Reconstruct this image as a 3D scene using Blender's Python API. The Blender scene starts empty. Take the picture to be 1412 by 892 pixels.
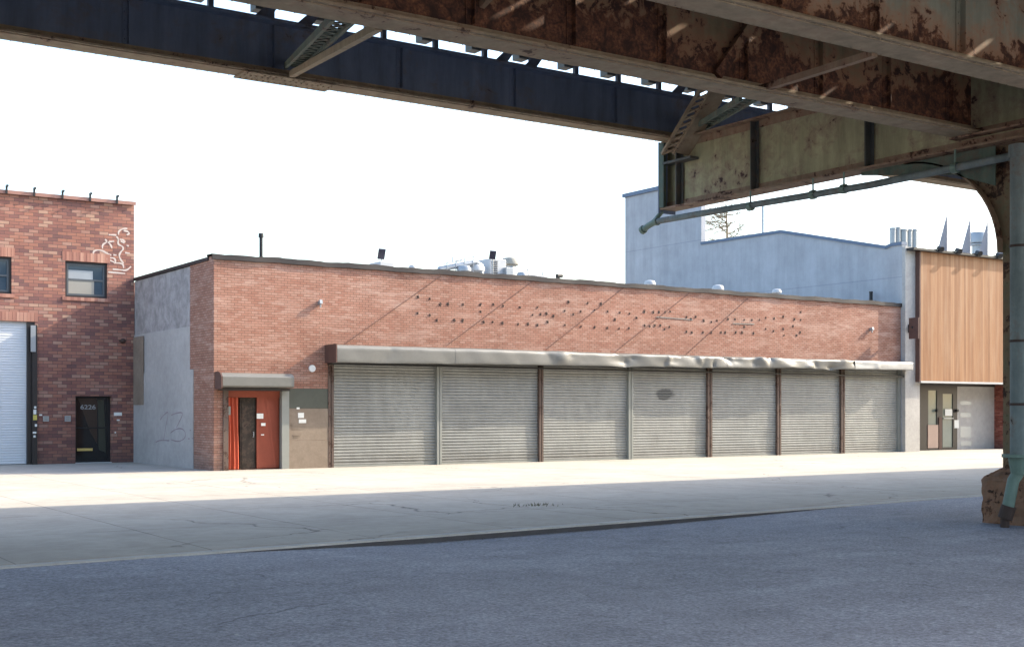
import bpy, math, random
from mathutils import Vector, Matrix
random.seed(7)
C = bpy.context.scene
COL = C.collection
# ------------------------------------------------------------------ camera model (used to read positions off known planes)
FPX, CX, HY, EYE = 1738.0, 706.0, 566.0, 1.8
YAW = math.radians(33.86)
SN, CS = math.sin(YAW), math.cos(YAW)
def ray(u, v):
    r = (u - CX) / FPX; t = (HY - v) / FPX
    return Vector((SN + r * CS, CS - r * SN, t))
def onY(u, v, y):
    d = ray(u, v); k = y / d.y
    return Vector((d.x * k, y, EYE + d.z * k))
def onX(u, v, x):
    d = ray(u, v); k = x / d.x
    return Vector((x, d.y * k, EYE + d.z * k))
# ------------------------------------------------------------------ mesh builder
class MB:
    def __init__(s): s.v = []; s.f = []; s.smooth = False
    def box(s, x0, x1, y0, y1, z0, z1):
        n = len(s.v)
        s.v += [(x0,y0,z0),(x1,y0,z0),(x1,y1,z0),(x0,y1,z0),(x0,y0,z1),(x1,y0,z1),(x1,y1,z1),(x0,y1,z1)]
        s.f += [tuple(n+i for i in q) for q in ((0,3,2,1),(4,5,6,7),(0,1,5,4),(1,2,6,5),(2,3,7,6),(3,0,4,7))]
        return s
    def bar(s, a, b, w, h, up=(0,0,1)):
        a = Vector(a); b = Vector(b); d = (b-a).normalized(); up = Vector(up)
        sx = d.cross(up)
        if sx.length < 1e-4: sx = d.cross(Vector((1,0,0)))
        sx.normalize(); sz = sx.cross(d).normalized()
        n = len(s.v)
        for p in (a, b):
            for i, j in ((-1,-1),(1,-1),(1,1),(-1,1)):
                s.v.append(tuple(p + sx*(w/2*i) + sz*(h/2*j)))
        s.f += [tuple(n+i for i in q) for q in ((0,1,2,3),(7,6,5,4),(0,4,5,1),(1,5,6,2),(2,6,7,3),(3,7,4,0))]
        return s
    def tube(s, pts, r, seg=12, caps=True):
        pts = [Vector(p) for p in pts]; rs = r if isinstance(r, (list, tuple)) else [r]*len(pts)
        prev = None; rings = []
        for i, p in enumerate(pts):
            if i == 0: d = pts[1]-p
            elif i == len(pts)-1: d = p-pts[i-1]
            else: d = (pts[i+1]-p).normalized() + (p-pts[i-1]).normalized()
            d.normalize()
            if prev is None:
                a = d.orthogonal().normalized()
            else:
                a = (prev - d*prev.dot(d)).normalized()
            prev = a; b = d.cross(a)
            n = len(s.v)
            for k in range(seg):
                t = 2*math.pi*k/seg
                s.v.append(tuple(p + a*(rs[i]*math.cos(t)) + b*(rs[i]*math.sin(t))))
            rings.append(n)
        for i in range(len(rings)-1):
            for k in range(seg):
                k2 = (k+1) % seg
                s.f.append((rings[i]+k, rings[i]+k2, rings[i+1]+k2, rings[i+1]+k))
        if caps:
            s.f.append(tuple(rings[0]+k for k in reversed(range(seg))))
            s.f.append(tuple(rings[-1]+k for k in range(seg)))
        return s
    def prism(s, poly, axis, a0, a1):
        """poly: 2-D points; axis 'x': poly=(y,z); 'y': poly=(x,z); 'z': poly=(x,y)"""
        n = len(s.v); m = len(poly)
        for a in (a0, a1):
            for p, q in poly:
                s.v.append({'x':(a,p,q),'y':(p,a,q),'z':(p,q,a)}[axis])
        s.f.append(tuple(range(n, n+m))); s.f.append(tuple(reversed(range(n+m, n+2*m))))
        for i in range(m):
            j = (i+1) % m
            s.f.append((n+i, n+m+i, n+m+j, n+j))
        return s
    def ball(s, c, r, seg=8):
        c = Vector(c); n = len(s.v); rings = seg//2
        for i in range(rings+1):
            ph = math.pi*i/rings
            for k in range(seg):
                t = 2*math.pi*k/seg
                s.v.append((c.x+r*math.sin(ph)*math.cos(t), c.y+r*math.sin(ph)*math.sin(t), c.z+r*math.cos(ph)))
        for i in range(rings):
            for k in range(seg):
                k2 = (k+1) % seg
                s.f.append((n+i*seg+k, n+(i+1)*seg+k, n+(i+1)*seg+k2, n+i*seg+k2))
        return s
    def grid(s, fn, nu, nv):
        n = len(s.v)
        for j in range(nv+1):
            for i in range(nu+1): s.v.append(tuple(fn(i/nu, j/nv)))
        for j in range(nv):
            for i in range(nu):
                a = n + j*(nu+1) + i
                s.f.append((a, a+1, a+nu+2, a+nu+1))
        return s
    def build(s, name, mat, parent=None, bevel=0, smooth=False):
        me = bpy.data.meshes.new(name)
        off = Vector((0,0,0)); p = parent
        while p is not None: off = off + p.location; p = p.parent
        me.from_pydata([tuple(Vector(v)-off) for v in s.v], [], s.f)
        me.update()
        import bmesh
        bm = bmesh.new(); bm.from_mesh(me)
        bmesh.ops.remove_doubles(bm, verts=bm.verts, dist=1e-5)
        bmesh.ops.recalc_face_normals(bm, faces=bm.faces)
        bm.to_mesh(me); bm.free()
        me.materials.append(mat)
        if smooth:
            for q in me.polygons: q.use_smooth = True
            if hasattr(me, 'set_sharp_from_angle'): me.set_sharp_from_angle(angle=math.radians(40))
        o = bpy.data.objects.new(name, me); COL.objects.link(o); o.parent = parent
        if bevel:
            b = o.modifiers.new('Bevel', 'BEVEL'); b.width = bevel; b.segments = 2; b.limit_method = 'ANGLE'
        return o
def cells(mb, xs, zs, solid, y0, y1, axis='y'):
    """wall of thickness y0..y1 out of grid cells, only outer faces"""
    nx, nz = len(xs)-1, len(zs)-1
    def S(i, j): return 0 <= i < nx and 0 <= j < nz and solid((xs[i]+xs[i+1])/2, (zs[j]+zs[j+1])/2)
    def V(x, y, z): return (x, y, z) if axis == 'y' else (y, x, z)
    def quad(*p):
        n = len(mb.v); mb.v += [V(*q) for q in p]; mb.f.append((n, n+1, n+2, n+3))
    for i in range(nx):
        for j in range(nz):
            if not S(i, j): continue
            a, b, c, d = xs[i], xs[i+1], zs[j], zs[j+1]
            quad((a,y0,c),(b,y0,c),(b,y0,d),(a,y0,d)); quad((a,y1,c),(a,y1,d),(b,y1,d),(b,y1,c))
            if not S(i-1, j): quad((a,y0,c),(a,y0,d),(a,y1,d),(a,y1,c))
            if not S(i+1, j): quad((b,y0,c),(b,y1,c),(b,y1,d),(b,y0,d))
            if not S(i, j-1): quad((a,y0,c),(a,y1,c),(b,y1,c),(b,y0,c))
            if not S(i, j+1): quad((a,y0,d),(b,y0,d),(b,y1,d),(a,y1,d))
def wall(x0, x1, z0, z1, y0, y1, holes, axis='y'):
    mb = MB()
    xs = sorted({x0, x1, *[h[0] for h in holes], *[h[1] for h in holes]}); zs = sorted({z0, z1, *[h[2] for h in holes], *[h[3] for h in holes]})
    xs = [x for x in xs if x0 <= x <= x1]; zs = [z for z in zs if z0 <= z <= z1]
    cells(mb, xs, zs, lambda x, z: not any(h[0] < x < h[1] and h[2] < z < h[3] for h in holes), y0, y1, axis)
    return mb
def tag(o, label=None, cat=None, group=None, kind=None):
    if label: o['label'] = label
    if cat: o['category'] = cat
    if group: o['group'] = group
    if kind: o['kind'] = kind
    return o
def empty(name, loc):
    o = bpy.data.objects.new(name, None); o.location = loc; o.empty_display_size = .2
    COL.objects.link(o); return o
# ------------------------------------------------------------------ materials
class NT:
    def __init__(s, name):
        s.m = bpy.data.materials.new(name); s.m.use_nodes = True
        s.n = s.m.node_tree.nodes; s.l = s.m.node_tree.links
        s.b = s.n['Principled BSDF']
    def add(s, t, **k):
        x = s.n.new(t)
        for a, b in k.items(): setattr(x, a, b)
        return x
    def link(s, a, b): s.l.new(a, b)
    def val(s, sock, v):
        if hasattr(v, 'is_linked'): s.link(v, sock)
        else: sock.default_value = v
    def pos(s, scale=(1,1,1)):
        g = s.add('ShaderNodeNewGeometry'); m = s.add('ShaderNodeMapping'); m.inputs['Scale'].default_value = scale
        s.link(g.outputs['Position'], m.inputs['Vector']); return m.outputs['Vector']
    def noise(s, vec, scale, detail=4, rough=.6, dist=0):
        x = s.add('ShaderNodeTexNoise'); s.link(vec, x.inputs['Vector'])
        x.inputs['Scale'].default_value = scale; x.inputs['Detail'].default_value = detail; x.inputs['Roughness'].default_value = rough; x.inputs['Distortion'].default_value = dist
        return x.outputs['Fac']
    def ramp(s, fac, stops, interp='LINEAR'):
        x = s.add('ShaderNodeValToRGB'); s.link(fac, x.inputs['Fac']); x.color_ramp.interpolation = interp
        e = x.color_ramp.elements
        while len(e) < len(stops): e.new(.5)
        for i, (p, c) in enumerate(stops):
            e[i].position = p
            e[i].color = (c, c, c, 1) if isinstance(c, (int, float)) else (*c, 1)
        return x.outputs['Color']
    def mix(s, fac, a, b, blend='MIX'):
        x = s.add('ShaderNodeMix', data_type='RGBA', blend_type=blend)
        s.val(x.inputs[0], fac)
        for i, c in ((6, a), (7, b)):
            if isinstance(c, tuple): x.inputs[i].default_value = (*c, 1) if len(c) == 3 else c
            else: s.link(c, x.inputs[i])
        return x.outputs[2]
    def math(s, op, a, b=0, c=0):
        x = s.add('ShaderNodeMath', operation=op)
        for i, v in enumerate((a, b, c)): s.val(x.inputs[i], v)
        return x.outputs[0]
    def sep(s, vec):
        x = s.add('ShaderNodeSeparateXYZ'); s.link(vec, x.inputs[0]); return x.outputs
    def comb(s, x, y, z=0):
        c = s.add('ShaderNodeCombineXYZ')
        for i, v in enumerate((x, y, z)): s.val(c.inputs[i], v)
        return c.outputs[0]
    def fin(s, col, rough=.8, bump=None, bstr=.3, bdist=.01, metal=0, spec=.3):
        if isinstance(col, tuple): s.b.inputs['Base Color'].default_value = (*col, 1)
        else: s.link(col, s.b.inputs['Base Color'])
        s.val(s.b.inputs['Roughness'], rough); s.b.inputs['Metallic'].default_value = metal
        s.b.inputs['Specular IOR Level'].default_value = spec
        if bump is not None:
            b = s.add('ShaderNodeBump'); b.inputs['Strength'].default_value = bstr; b.inputs['Distance'].default_value = bdist
            s.link(bump, b.inputs['Height']); s.link(b.outputs[0], s.b.inputs['Normal'])
        return s.m
def plain(name, col, rough=.7, metal=0, var=.15, vs=3, bump=0, spec=.3):
    t = NT(name); p = t.pos()
    n = t.noise(p, vs, 6, .65); n2 = t.noise(p, vs*9, 3, .6)
    k = t.math('ADD', t.math('MULTIPLY', n, .7), t.math('MULTIPLY', n2, .3))
    c = t.mix(k, tuple(max(0, x*(1-var*1.6)) for x in col), tuple(min(1, x*(1+var*1.6)) for x in col))
    return t.fin(c, rough, n2 if bump else None, bump, .004, metal, spec)
def brick(name, stops, bw, bh, mortar, msize=.012, weather=.25, streak=None, soft=None):
    t = NT(name); g = t.add('ShaderNodeNewGeometry'); x, y, z = t.sep(g.outputs['Position'])
    u = t.math('ADD', x, y)
    vec = t.comb(u, z)
    # slight wobble of the courses
    b = t.add('ShaderNodeTexBrick'); t.link(vec, b.inputs['Vector'])
    b.inputs['Color1'].default_value = (0,0,0,1); b.inputs['Color2'].default_value = (1,1,1,1); b.inputs['Mortar'].default_value = (.5,.5,.5,1)
    b.inputs['Scale'].default_value = 1; b.inputs['Brick Width'].default_value = bw; b.inputs['Row Height'].default_value = bh
    b.inputs['Mortar Size'].default_value = msize/2; b.inputs['Mortar Smooth'].default_value = .3; b.inputs['Bias'].default_value = 0
    col = t.ramp(b.outputs['Color'], stops, 'LINEAR')
    p = t.pos()
    big = t.noise(p, .35, 6, .65); mid = t.noise(p, 2.2, 6, .7); fine = t.noise(p, 28, 3, .6)
    mm = t.mix(t.ramp(mid, ((.3, 0), (.75, 1))), tuple(c*.55 for c in mortar), mortar)
    col = t.mix(b.outputs['Fac'], col, mm)
    w = t.ramp(big, ((.3, 1-weather), (.7, 1+weather*.4)))
    col = t.mix(1, col, w, 'MULTIPLY')
    w2 = t.ramp(mid, ((.25, 1-weather*.8), (.6, 1.0), (.85, 1+weather*.6)))
    col = t.mix(1, col, w2, 'MULTIPLY')
    if streak:   # pale whitish efflorescence band / patches
        s = t.noise(t.pos((.35, .35, 2.2)), 1.6, 7, .72)
        col = t.mix(t.math('MULTIPLY', t.ramp(s, ((.5, 0), (.72, 1))), streak[1]), col, streak[0])
    # soot on the lowest half metre and under the coping
    lo = t.math('MULTIPLY', t.ramp(t.math('ADD', t.math('MULTIPLY', z, .9), t.math('MULTIPLY', mid, .9)), ((.35, 1), (.95, 0))), .45)
    col = t.mix(lo, col, (.1,.085,.08))
    h = t.math('ADD', t.math('MULTIPLY', b.outputs['Fac'], -1.0), t.math('MULTIPLY', fine, .55))
    return t.fin(col, .88, h, .55, .006, spec=.2)
def steel(name, paint, rust, rustdark, amt=.5, low=None, bump=.5, scale=1.0, grime=.35):
    """old painted steel: chalky paint with scabs of rust"""
    t = NT(name); p = t.pos(); g = t.add('ShaderNodeNewGeometry'); x, y, z = t.sep(g.outputs['Position'])
    a = t.noise(p, 1.1*scale, 8, .68, .3); b = t.noise(p, 5.5*scale, 6, .7, .6); c = t.noise(p, 26*scale, 4, .7)
    vs = t.noise(t.pos((1.6, 1.6, .18)), 2.6, 6, .65)
    base = t.mix(t.ramp(a, ((.3, 0), (.7, 1))), tuple(q*(1-grime) for q in paint), tuple(min(1, q*(1+grime*.7)) for q in paint))
    base = t.mix(1, base, t.ramp(vs, ((.3, .6), (.65, 1.12))), 'MULTIPLY')
    base = t.mix(t.math('MULTIPLY', c, .5), base, tuple(q*.7 for q in paint))
    k = t.math('ADD', t.math('MULTIPLY', a, .62), t.math('MULTIPLY', b, .38))
    if low is not None:   # rust gathers on the bottom of the plate where water lies
        z0, z1, q = low
        m = t.add('ShaderNodeMapRange'); t.link(z, m.inputs[0]); m.inputs[1].default_value = z0; m.inputs[2].default_value = z1
        m.inputs[3].default_value = q; m.inputs[4].default_value = 0
        k = t.math('ADD', k, m.outputs[0])
    if low is not None: base = t.mix(t.math('MULTIPLY', m.outputs[0], 2.6), base, tuple(q*.9+.01 for q in rust))
    th = .66 - .25*amt
    mask = t.ramp(k, ((th, 0), (th+.025, 1)))
    stain = t.ramp(k, ((th-.11, 0), (th+.02, .75)))
    rc = t.mix(t.ramp(c, ((.35, 0), (.65, 1))), rustdark, rust)
    rc = t.mix(t.ramp(b, ((.35, 0), (.6, 1))), rc, tuple(q*.55 for q in rustdark))
    col = t.mix(stain, base, tuple(q*.8+.02 for q in rust))
    col = t.mix(mask, col, rc)
    h = t.math('ADD', t.math('MULTIPLY', mask, .8), t.math('MULTIPLY', c, .35))
    return t.fin(col, .75, h, bump, .008, spec=.3)

M = {}
M['brick_main'] = brick('main_brick', ((0, (.315,.150,.108)), (.3, (.345,.178,.130)), (.65, (.365,.195,.145)), (1, (.40,.235,.18))), .215, .0752, (.17,.115,.09), .014, .16, ((.55,.40,.33), .5))
M['brick_left'] = brick('left_brick', ((0, (.17,.09,.085)), (.25, (.25,.115,.095)), (.5, (.30,.14,.108)), (.75, (.335,.155,.112)), (.9, (.34,.195,.155)), (1, (.42,.26,.19))), .31, .112, (.12,.095,.09), .016, .14)
M['brick_dark'] = brick('red_brick_pier', ((0, (.16,.04,.03)), (.5, (.25,.07,.05)), (1, (.33,.12,.09))), .22, .078, (.2,.15,.13), .013, .2)
def mk_conc(name, lo, hi, sc=.8, crack=True, joints=None, rough=.9, bstr=.15):
    t = NT(name); p = t.pos()
    a = t.noise(p, sc, 8, .66, .4); b = t.noise(p, sc*7, 6, .7); f = t.noise(p, 60, 3, .6)
    c = t.mix(t.ramp(a, ((.28, 0), (.72, 1))), lo, hi)
    c = t.mix(1, c, t.ramp(b, ((.25, .84), (.7, 1.06))), 'MULTIPLY')
    c = t.mix(1, c, t.ramp(f, ((.3, .93), (.7, 1.05))), 'MULTIPLY')
    if crack:
        v = t.add('ShaderNodeTexVoronoi', feature='DISTANCE_TO_EDGE'); v.inputs['Scale'].default_value = .16
        nd = t.add('ShaderNodeTexNoise'); nd.inputs['Scale'].default_value = 1.1; nd.inputs['Detail'].default_value = 6; t.link(p, nd.inputs['Vector'])
        ad = t.add('ShaderNodeVectorMath', operation='MULTIPLY_ADD'); t.link(nd.outputs['Color'], ad.inputs[0]); ad.inputs[1].default_value = (1.1,1.1,0); t.link(p, ad.inputs[2])
        t.link(ad.outputs[0], v.inputs['Vector'])
        k = t.math('MULTIPLY', t.ramp(v.outputs['Distance'], ((.0, 1), (.0028, 0))), t.ramp(t.noise(p, .23, 3), ((.48, 0), (.55, .8))))
        c = t.mix(k, c, (.07,.065,.06))
        st = t.ramp(t.noise(t.pos((1,1,1)), 2.7, 7, .75, 1.), ((.60, 0), (.72, .38)))
        c = t.mix(st, c, tuple(q*.45 for q in lo))
    if name == 'pale_blue_wall':
        vs = t.noise(t.pos((1, .9, .08)), 2.2, 6, .7); c = t.mix(1, c, t.ramp(vs, ((.35, .88), (.6, 1.03))), 'MULTIPLY')
        zz = t.sep(t.pos())[2]; c = t.mix(t.math('MULTIPLY', t.math('LESS_THAN', t.math('ABSOLUTE', t.math('SUBTRACT', t.math('FRACT', t.math('DIVIDE', zz, 3.05)), .5)), .006), .35), c, (.15,.16,.2))
    if joints:
        g = t.add('ShaderNodeNewGeometry'); x, y, z = t.sep(g.outputs['Position'])
        w = t.math('MULTIPLY', t.math('SUBTRACT', t.noise(p, .7, 3), .5), .05)
        jf = None
        for ax, per, off in joints:
            q = t.math('ADD', x if ax == 'x' else y, w)
            q = t.math('ABSOLUTE', t.math('SUBTRACT', t.math('FRACT', t.math('DIVIDE', t.math('SUBTRACT', q, off), per)), .5))
            e = t.math('LESS_THAN', t.math('MULTIPLY', t.math('SUBTRACT', .5, q), per), .011)
            jf = e if jf is None else t.math('MAXIMUM', jf, e)
        jf = t.math('MULTIPLY', jf, t.ramp(t.noise(p, .5, 3), ((.3, .25), (.6, .85))))
        c = t.mix(jf, c, (.09,.085,.08))
    return t.fin(c, rough, b, bstr, .01, spec=.25)
M['sidewalk'] = mk_conc('sidewalk_concrete', (.345,.315,.27), (.455,.42,.365), .45, True, (('x', 2.45, .95), ('y', 3.4, 1.9)))
M['kerb'] = mk_conc('kerb_stone', (.40,.40,.40), (.50,.50,.50), 1.5, False)
M['kerb_shade'] = plain('shade_dark_kerb_face', (.07,.07,.08), .9, 0, .3)  # shade on the kerb's road side, put into the colour
M['pale_wall'] = mk_conc('pale_painted_concrete', (.36,.345,.335), (.45,.435,.425), .6, False)
M['render'] = mk_conc('weathered_cement_render', (.20,.19,.19), (.46,.44,.44), 2.2, False, rough=.95, bstr=.6)
M['white_pier'] = mk_conc('white_painted_pier', (.36,.345,.33), (.46,.445,.425), 1.3, False)
M['blue_wall'] = mk_conc('pale_blue_wall', (.37,.382,.41), (.41,.422,.45), .15, False)
M['roof'] = mk_conc('roof_felt', (.25,.25,.25), (.38,.38,.38), .6, False)
M['far_ground'] = mk_conc('bare_ground', (.2,.19,.17), (.3,.28,.25), .1, False)
M['plinth'] = steel('plinth_concrete', (.25,.15,.10), (.33,.15,.08), (.09,.05,.035), .5, None, .8, 1.3, .5)
def mk_asphalt():
    t = NT('asphalt'); p = t.pos()
    a = t.noise(p, .22, 6, .65, .5); b = t.noise(p, 1.6, 7, .7); f = t.noise(p, 26, 4, .75); g = t.noise(p, 110, 2, .6)
    wear = t.noise(t.pos((.12, 1, 1)), .9, 5, .6)
    c = t.mix(t.ramp(a, ((.3, 0), (.7, 1))), (.215,.225,.265), (.295,.305,.352))
    c = t.mix(1, c, t.ramp(wear, ((.3, .88), (.7, 1.12))), 'MULTIPLY')
    c = t.mix(1, c, t.ramp(b, ((.3, .84), (.72, 1.14))), 'MULTIPLY')
    c = t.mix(1, c, t.ramp(f, ((.3, .52), (.5, 1.0), (.72, 1.55))), 'MULTIPLY')
    wm = t.noise(p, 9, 3, .6, 3.0); c = t.mix(1, c, t.ramp(wm, ((.3, .76), (.5, 1.0), (.7, 1.22))), 'MULTIPLY')
    oil = t.noise(t.pos((.35, 1, 1)), 1.1, 6, .7, .8); c = t.mix(t.ramp(oil, ((.60, 0), (.72, .45))), c, (.09,.09,.105))
    c = t.mix(t.ramp(g, ((.66, 0), (.74, .5))), c, (.42,.42,.42))
    v = t.add('ShaderNodeTexVoronoi'); v.inputs['Scale'].default_value = 1.3; t.link(p, v.inputs['Vector'])
    c = t.mix(t.math('MULTIPLY', t.math('LESS_THAN', v.outputs['Distance'], .022), .7), c, (.5,.5,.48))
    v2 = t.add('ShaderNodeTexVoronoi', feature='DISTANCE_TO_EDGE'); v2.inputs['Scale'].default_value = .22
    nd = t.add('ShaderNodeTexNoise'); nd.inputs['Scale'].default_value = 1.5; nd.inputs['Detail'].default_value = 7; t.link(p, nd.inputs['Vector'])
    ad = t.add('ShaderNodeVectorMath', operation='MULTIPLY_ADD'); t.link(nd.outputs['Color'], ad.inputs[0]); ad.inputs[1].default_value = (1.3,1.3,0); t.link(p, ad.inputs[2])
    t.link(ad.outputs[0], v2.inputs['Vector'])
    k = t.math('MULTIPLY', t.ramp(v2.outputs['Distance'], ((0, 1), (.003, 0))), t.ramp(t.noise(p, .3, 3), ((.5, 0), (.6, .6))))
    c = t.mix(k, c, (.03,.03,.035))
    h = t.math('ADD', f, t.math('MULTIPLY', g, .5))
    return t.fin(c, .82, h, .6, .012, spec=.3)
M['asphalt'] = mk_asphalt()
M['steel_dark'] = steel('navy_girder_paint', (.175,.22,.315), (.17,.13,.11), (.09,.10,.12), .16, None, .25, .8, .25)  # dark blue paint of the outer girders
M['flange'] = steel('tan_flange_paint', (.36,.285,.195), (.28,.17,.11), (.10,.06,.045), .25, None, .4, 1.0, .25)
M['steel_b'] = steel('rusted_girder_paint', (.25,.215,.13), (.30,.12,.06), (.075,.036,.028), .33, (6.4, 7.6, .20), .6, 1.0)
M['steel_c'] = steel('grey_green_girder_paint', (.31,.315,.25), (.38,.17,.085), (.09,.04,.03), .30, (6.4, 7.1, .22), .5, 1.0)
M['steel_x'] = steel('olive_crossbeam_paint', (.42,.385,.235), (.20,.10,.08), (.085,.045,.045), .30, None, .5, .9, .3)
M['steel_green'] = steel('green_steel_paint', (.12,.16,.13), (.16,.09,.06), (.05,.04,.03), .25, None, .4, 1.2)
M['steel_stiff'] = steel('dark_stiffener_paint', (.10,.105,.10), (.12,.07,.05), (.05,.035,.03), .25, None, .4, 1.2)
M['column'] = steel('rusted_column_paint', (.20,.18,.11), (.22,.10,.05), (.06,.035,.025), .62, None, .7, 1.4)
M['rustbar'] = steel('rusty_bar_paint', (.33,.235,.16), (.25,.12,.075), (.09,.045,.03), .45, None, .5, 1.2)
M['deck'] = plain('tarred_timber', (.045,.038,.032), .95, 0, .3, 2)
M['pipe'] = steel('blue_grey_pipe_paint', (.19,.225,.225), (.16,.10,.07), (.07,.06,.05), .12, None, .25, 2.0, .35)
M['pipe_green'] = plain('green_pipe_paint', (.14,.2,.17), .5, 0, .25, 2.5, .2)
M['grey_box'] = plain('grey_box_paint', (.14,.155,.155), .6)
def mk_shutter(name, base, stain=None):
    t = NT(name); p = t.pos()
    a = t.noise(p, .9, 6, .65); s = t.noise(t.pos((1, 1, .25)), 3.5, 6, .7); d = t.noise(t.pos((.25, 1, 6)), 3, 4, .6)
    c = t.mix(t.ramp(a, ((.3, 0), (.7, 1))), tuple(q*.85 for q in base), tuple(q*1.12 for q in base))
    c = t.mix(1, c, t.ramp(s, ((.25, .8), (.7, 1.06))), 'MULTIPLY')
    c = t.mix(1, c, t.ramp(d, ((.3, .9), (.7, 1.05))), 'MULTIPLY')
    oi = t.add('ShaderNodeObjectInfo'); c = t.mix(1, c, t.ramp(oi.outputs['Random'], ((0, (.88,.89,.90)), (1, (1.08,1.06,1.03)))), 'MULTIPLY')
    gg_ = t.add('ShaderNodeNewGeometry'); zz_ = t.sep(gg_.outputs['Position'])[2]
    gr = t.math('MULTIPLY', t.ramp(t.math('ADD', zz_, t.math('MULTIPLY', t.noise(p, 3, 5), .9)), ((.35, 1), (1.0, 0))), .5); c = t.mix(gr, c, (.13,.12,.105))
    if stain:
        g = t.add('ShaderNodeNewGeometry'); x, y, z = t.sep(g.outputs['Position'])
        nz = t.math('MULTIPLY', t.math('SUBTRACT', t.noise(p, 2.2, 5), .5), 1.3)
        dx = t.math('DIVIDE', t.math('SUBTRACT', x, stain[0]), stain[2]); dz = t.math('DIVIDE', t.math('SUBTRACT', z, stain[1]), stain[3])
        r = t.math('ADD', t.math('SQRT', t.math('ADD', t.math('MULTIPLY', dx, dx), t.math('MULTIPLY', dz, dz))), nz)
        c = t.mix(t.ramp(r, ((.75, .8), (1.25, 0))), c, (.05,.055,.06))
    return t.fin(c, .5, None, 0, 0, .0, .4)
M['shutter'] = mk_shutter('galvanised_shutter', (.30,.308,.300))
st = onY(916, 543, 36.3)
M['shutter_stain'] = mk_shutter('galvanised_shutter_with_smudge', (.30,.308,.300), (st.x, st.z, .50, .25))
M['garage'] = plain('white_garage_slats', (.62,.64,.67), .5, 0, .06, 1)
M['hood'] = plain('dented_grey_sheet', (.155,.155,.145), .40, .0, .16, 1.2, 0, .5)
M['hood_new'] = plain('bright_white_sheet', (.34,.34,.325), .4, 0, .05, 1, 0, .5)
M['hood_end'] = plain('brown_painted_plate', (.10,.055,.045), .6, 0, .3)
M['post_grey'] = plain('grey_green_post_paint', (.24,.25,.235), .5, 0, .12)
M['post_brown'] = steel('brown_rusty_post', (.14,.105,.09), (.12,.07,.05), (.08,.04,.03), .5, None, .4, 3)
M['coping'] = plain('dark_coping_metal', (.035,.03,.03), .6, 0, .25)
M['coping_left'] = plain('terracotta_coping', (.30,.16,.13), .6, 0, .2)
M['black'] = plain('black_metal', (.018,.018,.02), .45, 0, .2)
M['darkframe'] = plain('dark_bronze_frame', (.035,.03,.03), .4, 0, .2)
M['glass'] = plain('dark_window_glass', (.05,.075,.10), .08, 0, .2, .4, 0, .8)
M['glass_door'] = plain('dark_door_glass', (.012,.011,.011), .06, 0, .5, .5, 0, .6)
M['blind'] = plain('beige_window_blind', (.28,.27,.24), .7, 0, .05)
M['paper'] = plain('white_paper', (.75,.75,.72), .8, 0, .12, 12)
M['paint_white'] = plain('white_spray_paint', (.50,.42,.38), .8, 0, .12, 6)
M['paint_dark'] = plain('faded_purple_marker', (.27,.22,.24), .8, 0, .1, 6)
M['yellow'] = plain('yellow_tape', (.6,.5,.12), .7)
M['gold'] = plain('brass_pull_bar', (.6,.45,.16), .35, .3, .05)
M['red'] = plain('faded_red_paint', (.27,.065,.038), .6, 0, .18, 1.5)
M['curtain'] = plain('orange_red_sheet', (.48,.095,.05), .55, 0, .1, 2)
M['door_brown'] = steel('worn_brown_door', (.05,.04,.032), (.12,.07,.05), (.03,.02,.018), .3, None, .3, 3)
M['dark_band'] = plain('dark_grey_paint_band', (.085,.09,.075), .8, 0, .2, 2)
M['panel_tan'] = mk_conc('tan_painted_panel', (.20,.155,.12), (.27,.22,.175), 1.2, False)
M['diag_line'] = plain('brown_diagonal_line', (.17,.09,.07), .7)
M['stud'] = plain('rusted_stud', (.055,.035,.03), .7)
M['galv'] = plain('galvanised_duct', (.33,.35,.37), .35, .3, .12, 1)
M['white_metal'] = plain('white_enamel', (.45,.46,.47), .5, 0, .08, 1)
M['fin'] = plain('pale_grey_fin', (.30,.29,.31), .5, 0, .08)
M['sash'] = plain('grey_sash', (.09,.10,.11), .5)
M['panel_dark'] = plain('dark_solar_cell', (.03,.03,.055), .25, 0, .2)
M['trim_blue'] = plain('slate_blue_flashing', (.11,.15,.22), .5, 0, .15)
M['bark'] = plain('pale_bark', (.22,.19,.14), .9, 0, .3)
M['weed'] = plain('dry_weed', (.07,.075,.035), .9, 0, .4, 8)
def mk_wood():
    t = NT('cedar_boards'); g = t.add('ShaderNodeNewGeometry'); x, y, z = t.sep(g.outputs['Position'])
    q = t.math('DIVIDE', x, .135); idx = t.math('FLOOR', q)
    wn = t.add('ShaderNodeTexWhiteNoise', noise_dimensions='1D'); t.link(idx, wn.inputs['W'])
    grain = t.noise(t.comb(t.math('MULTIPLY', x, 9), idx, t.math('MULTIPLY', z, .5)), 2.2, 6, .65, .4)
    streak = t.noise(t.comb(t.math('MULTIPLY', x, 2.2), 0, t.math('MULTIPLY', z, .22)), 1.4, 5, .65)
    k = t.math('ADD', t.math('MULTIPLY', wn.outputs['Value'], .42), t.math('MULTIPLY', grain, .62))
    c = t.ramp(k, ((.15, (.17,.07,.028)), (.5, (.265,.125,.055)), (.85, (.36,.195,.10))))
    c = t.mix(t.ramp(streak, ((.45, 0), (.75, .6))), c, (.37,.24,.15))
    fr = t.math('ABSOLUTE', t.math('SUBTRACT', t.math('FRACT', q), .5))
    gap = t.math('GREATER_THAN', fr, .465)
    c = t.mix(t.math('MULTIPLY', gap, .7), c, (.10,.05,.03))
    return t.fin(c, .65, t.math('SUBTRACT', grain, gap), .4, .006)
M['wood'] = mk_wood()

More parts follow.
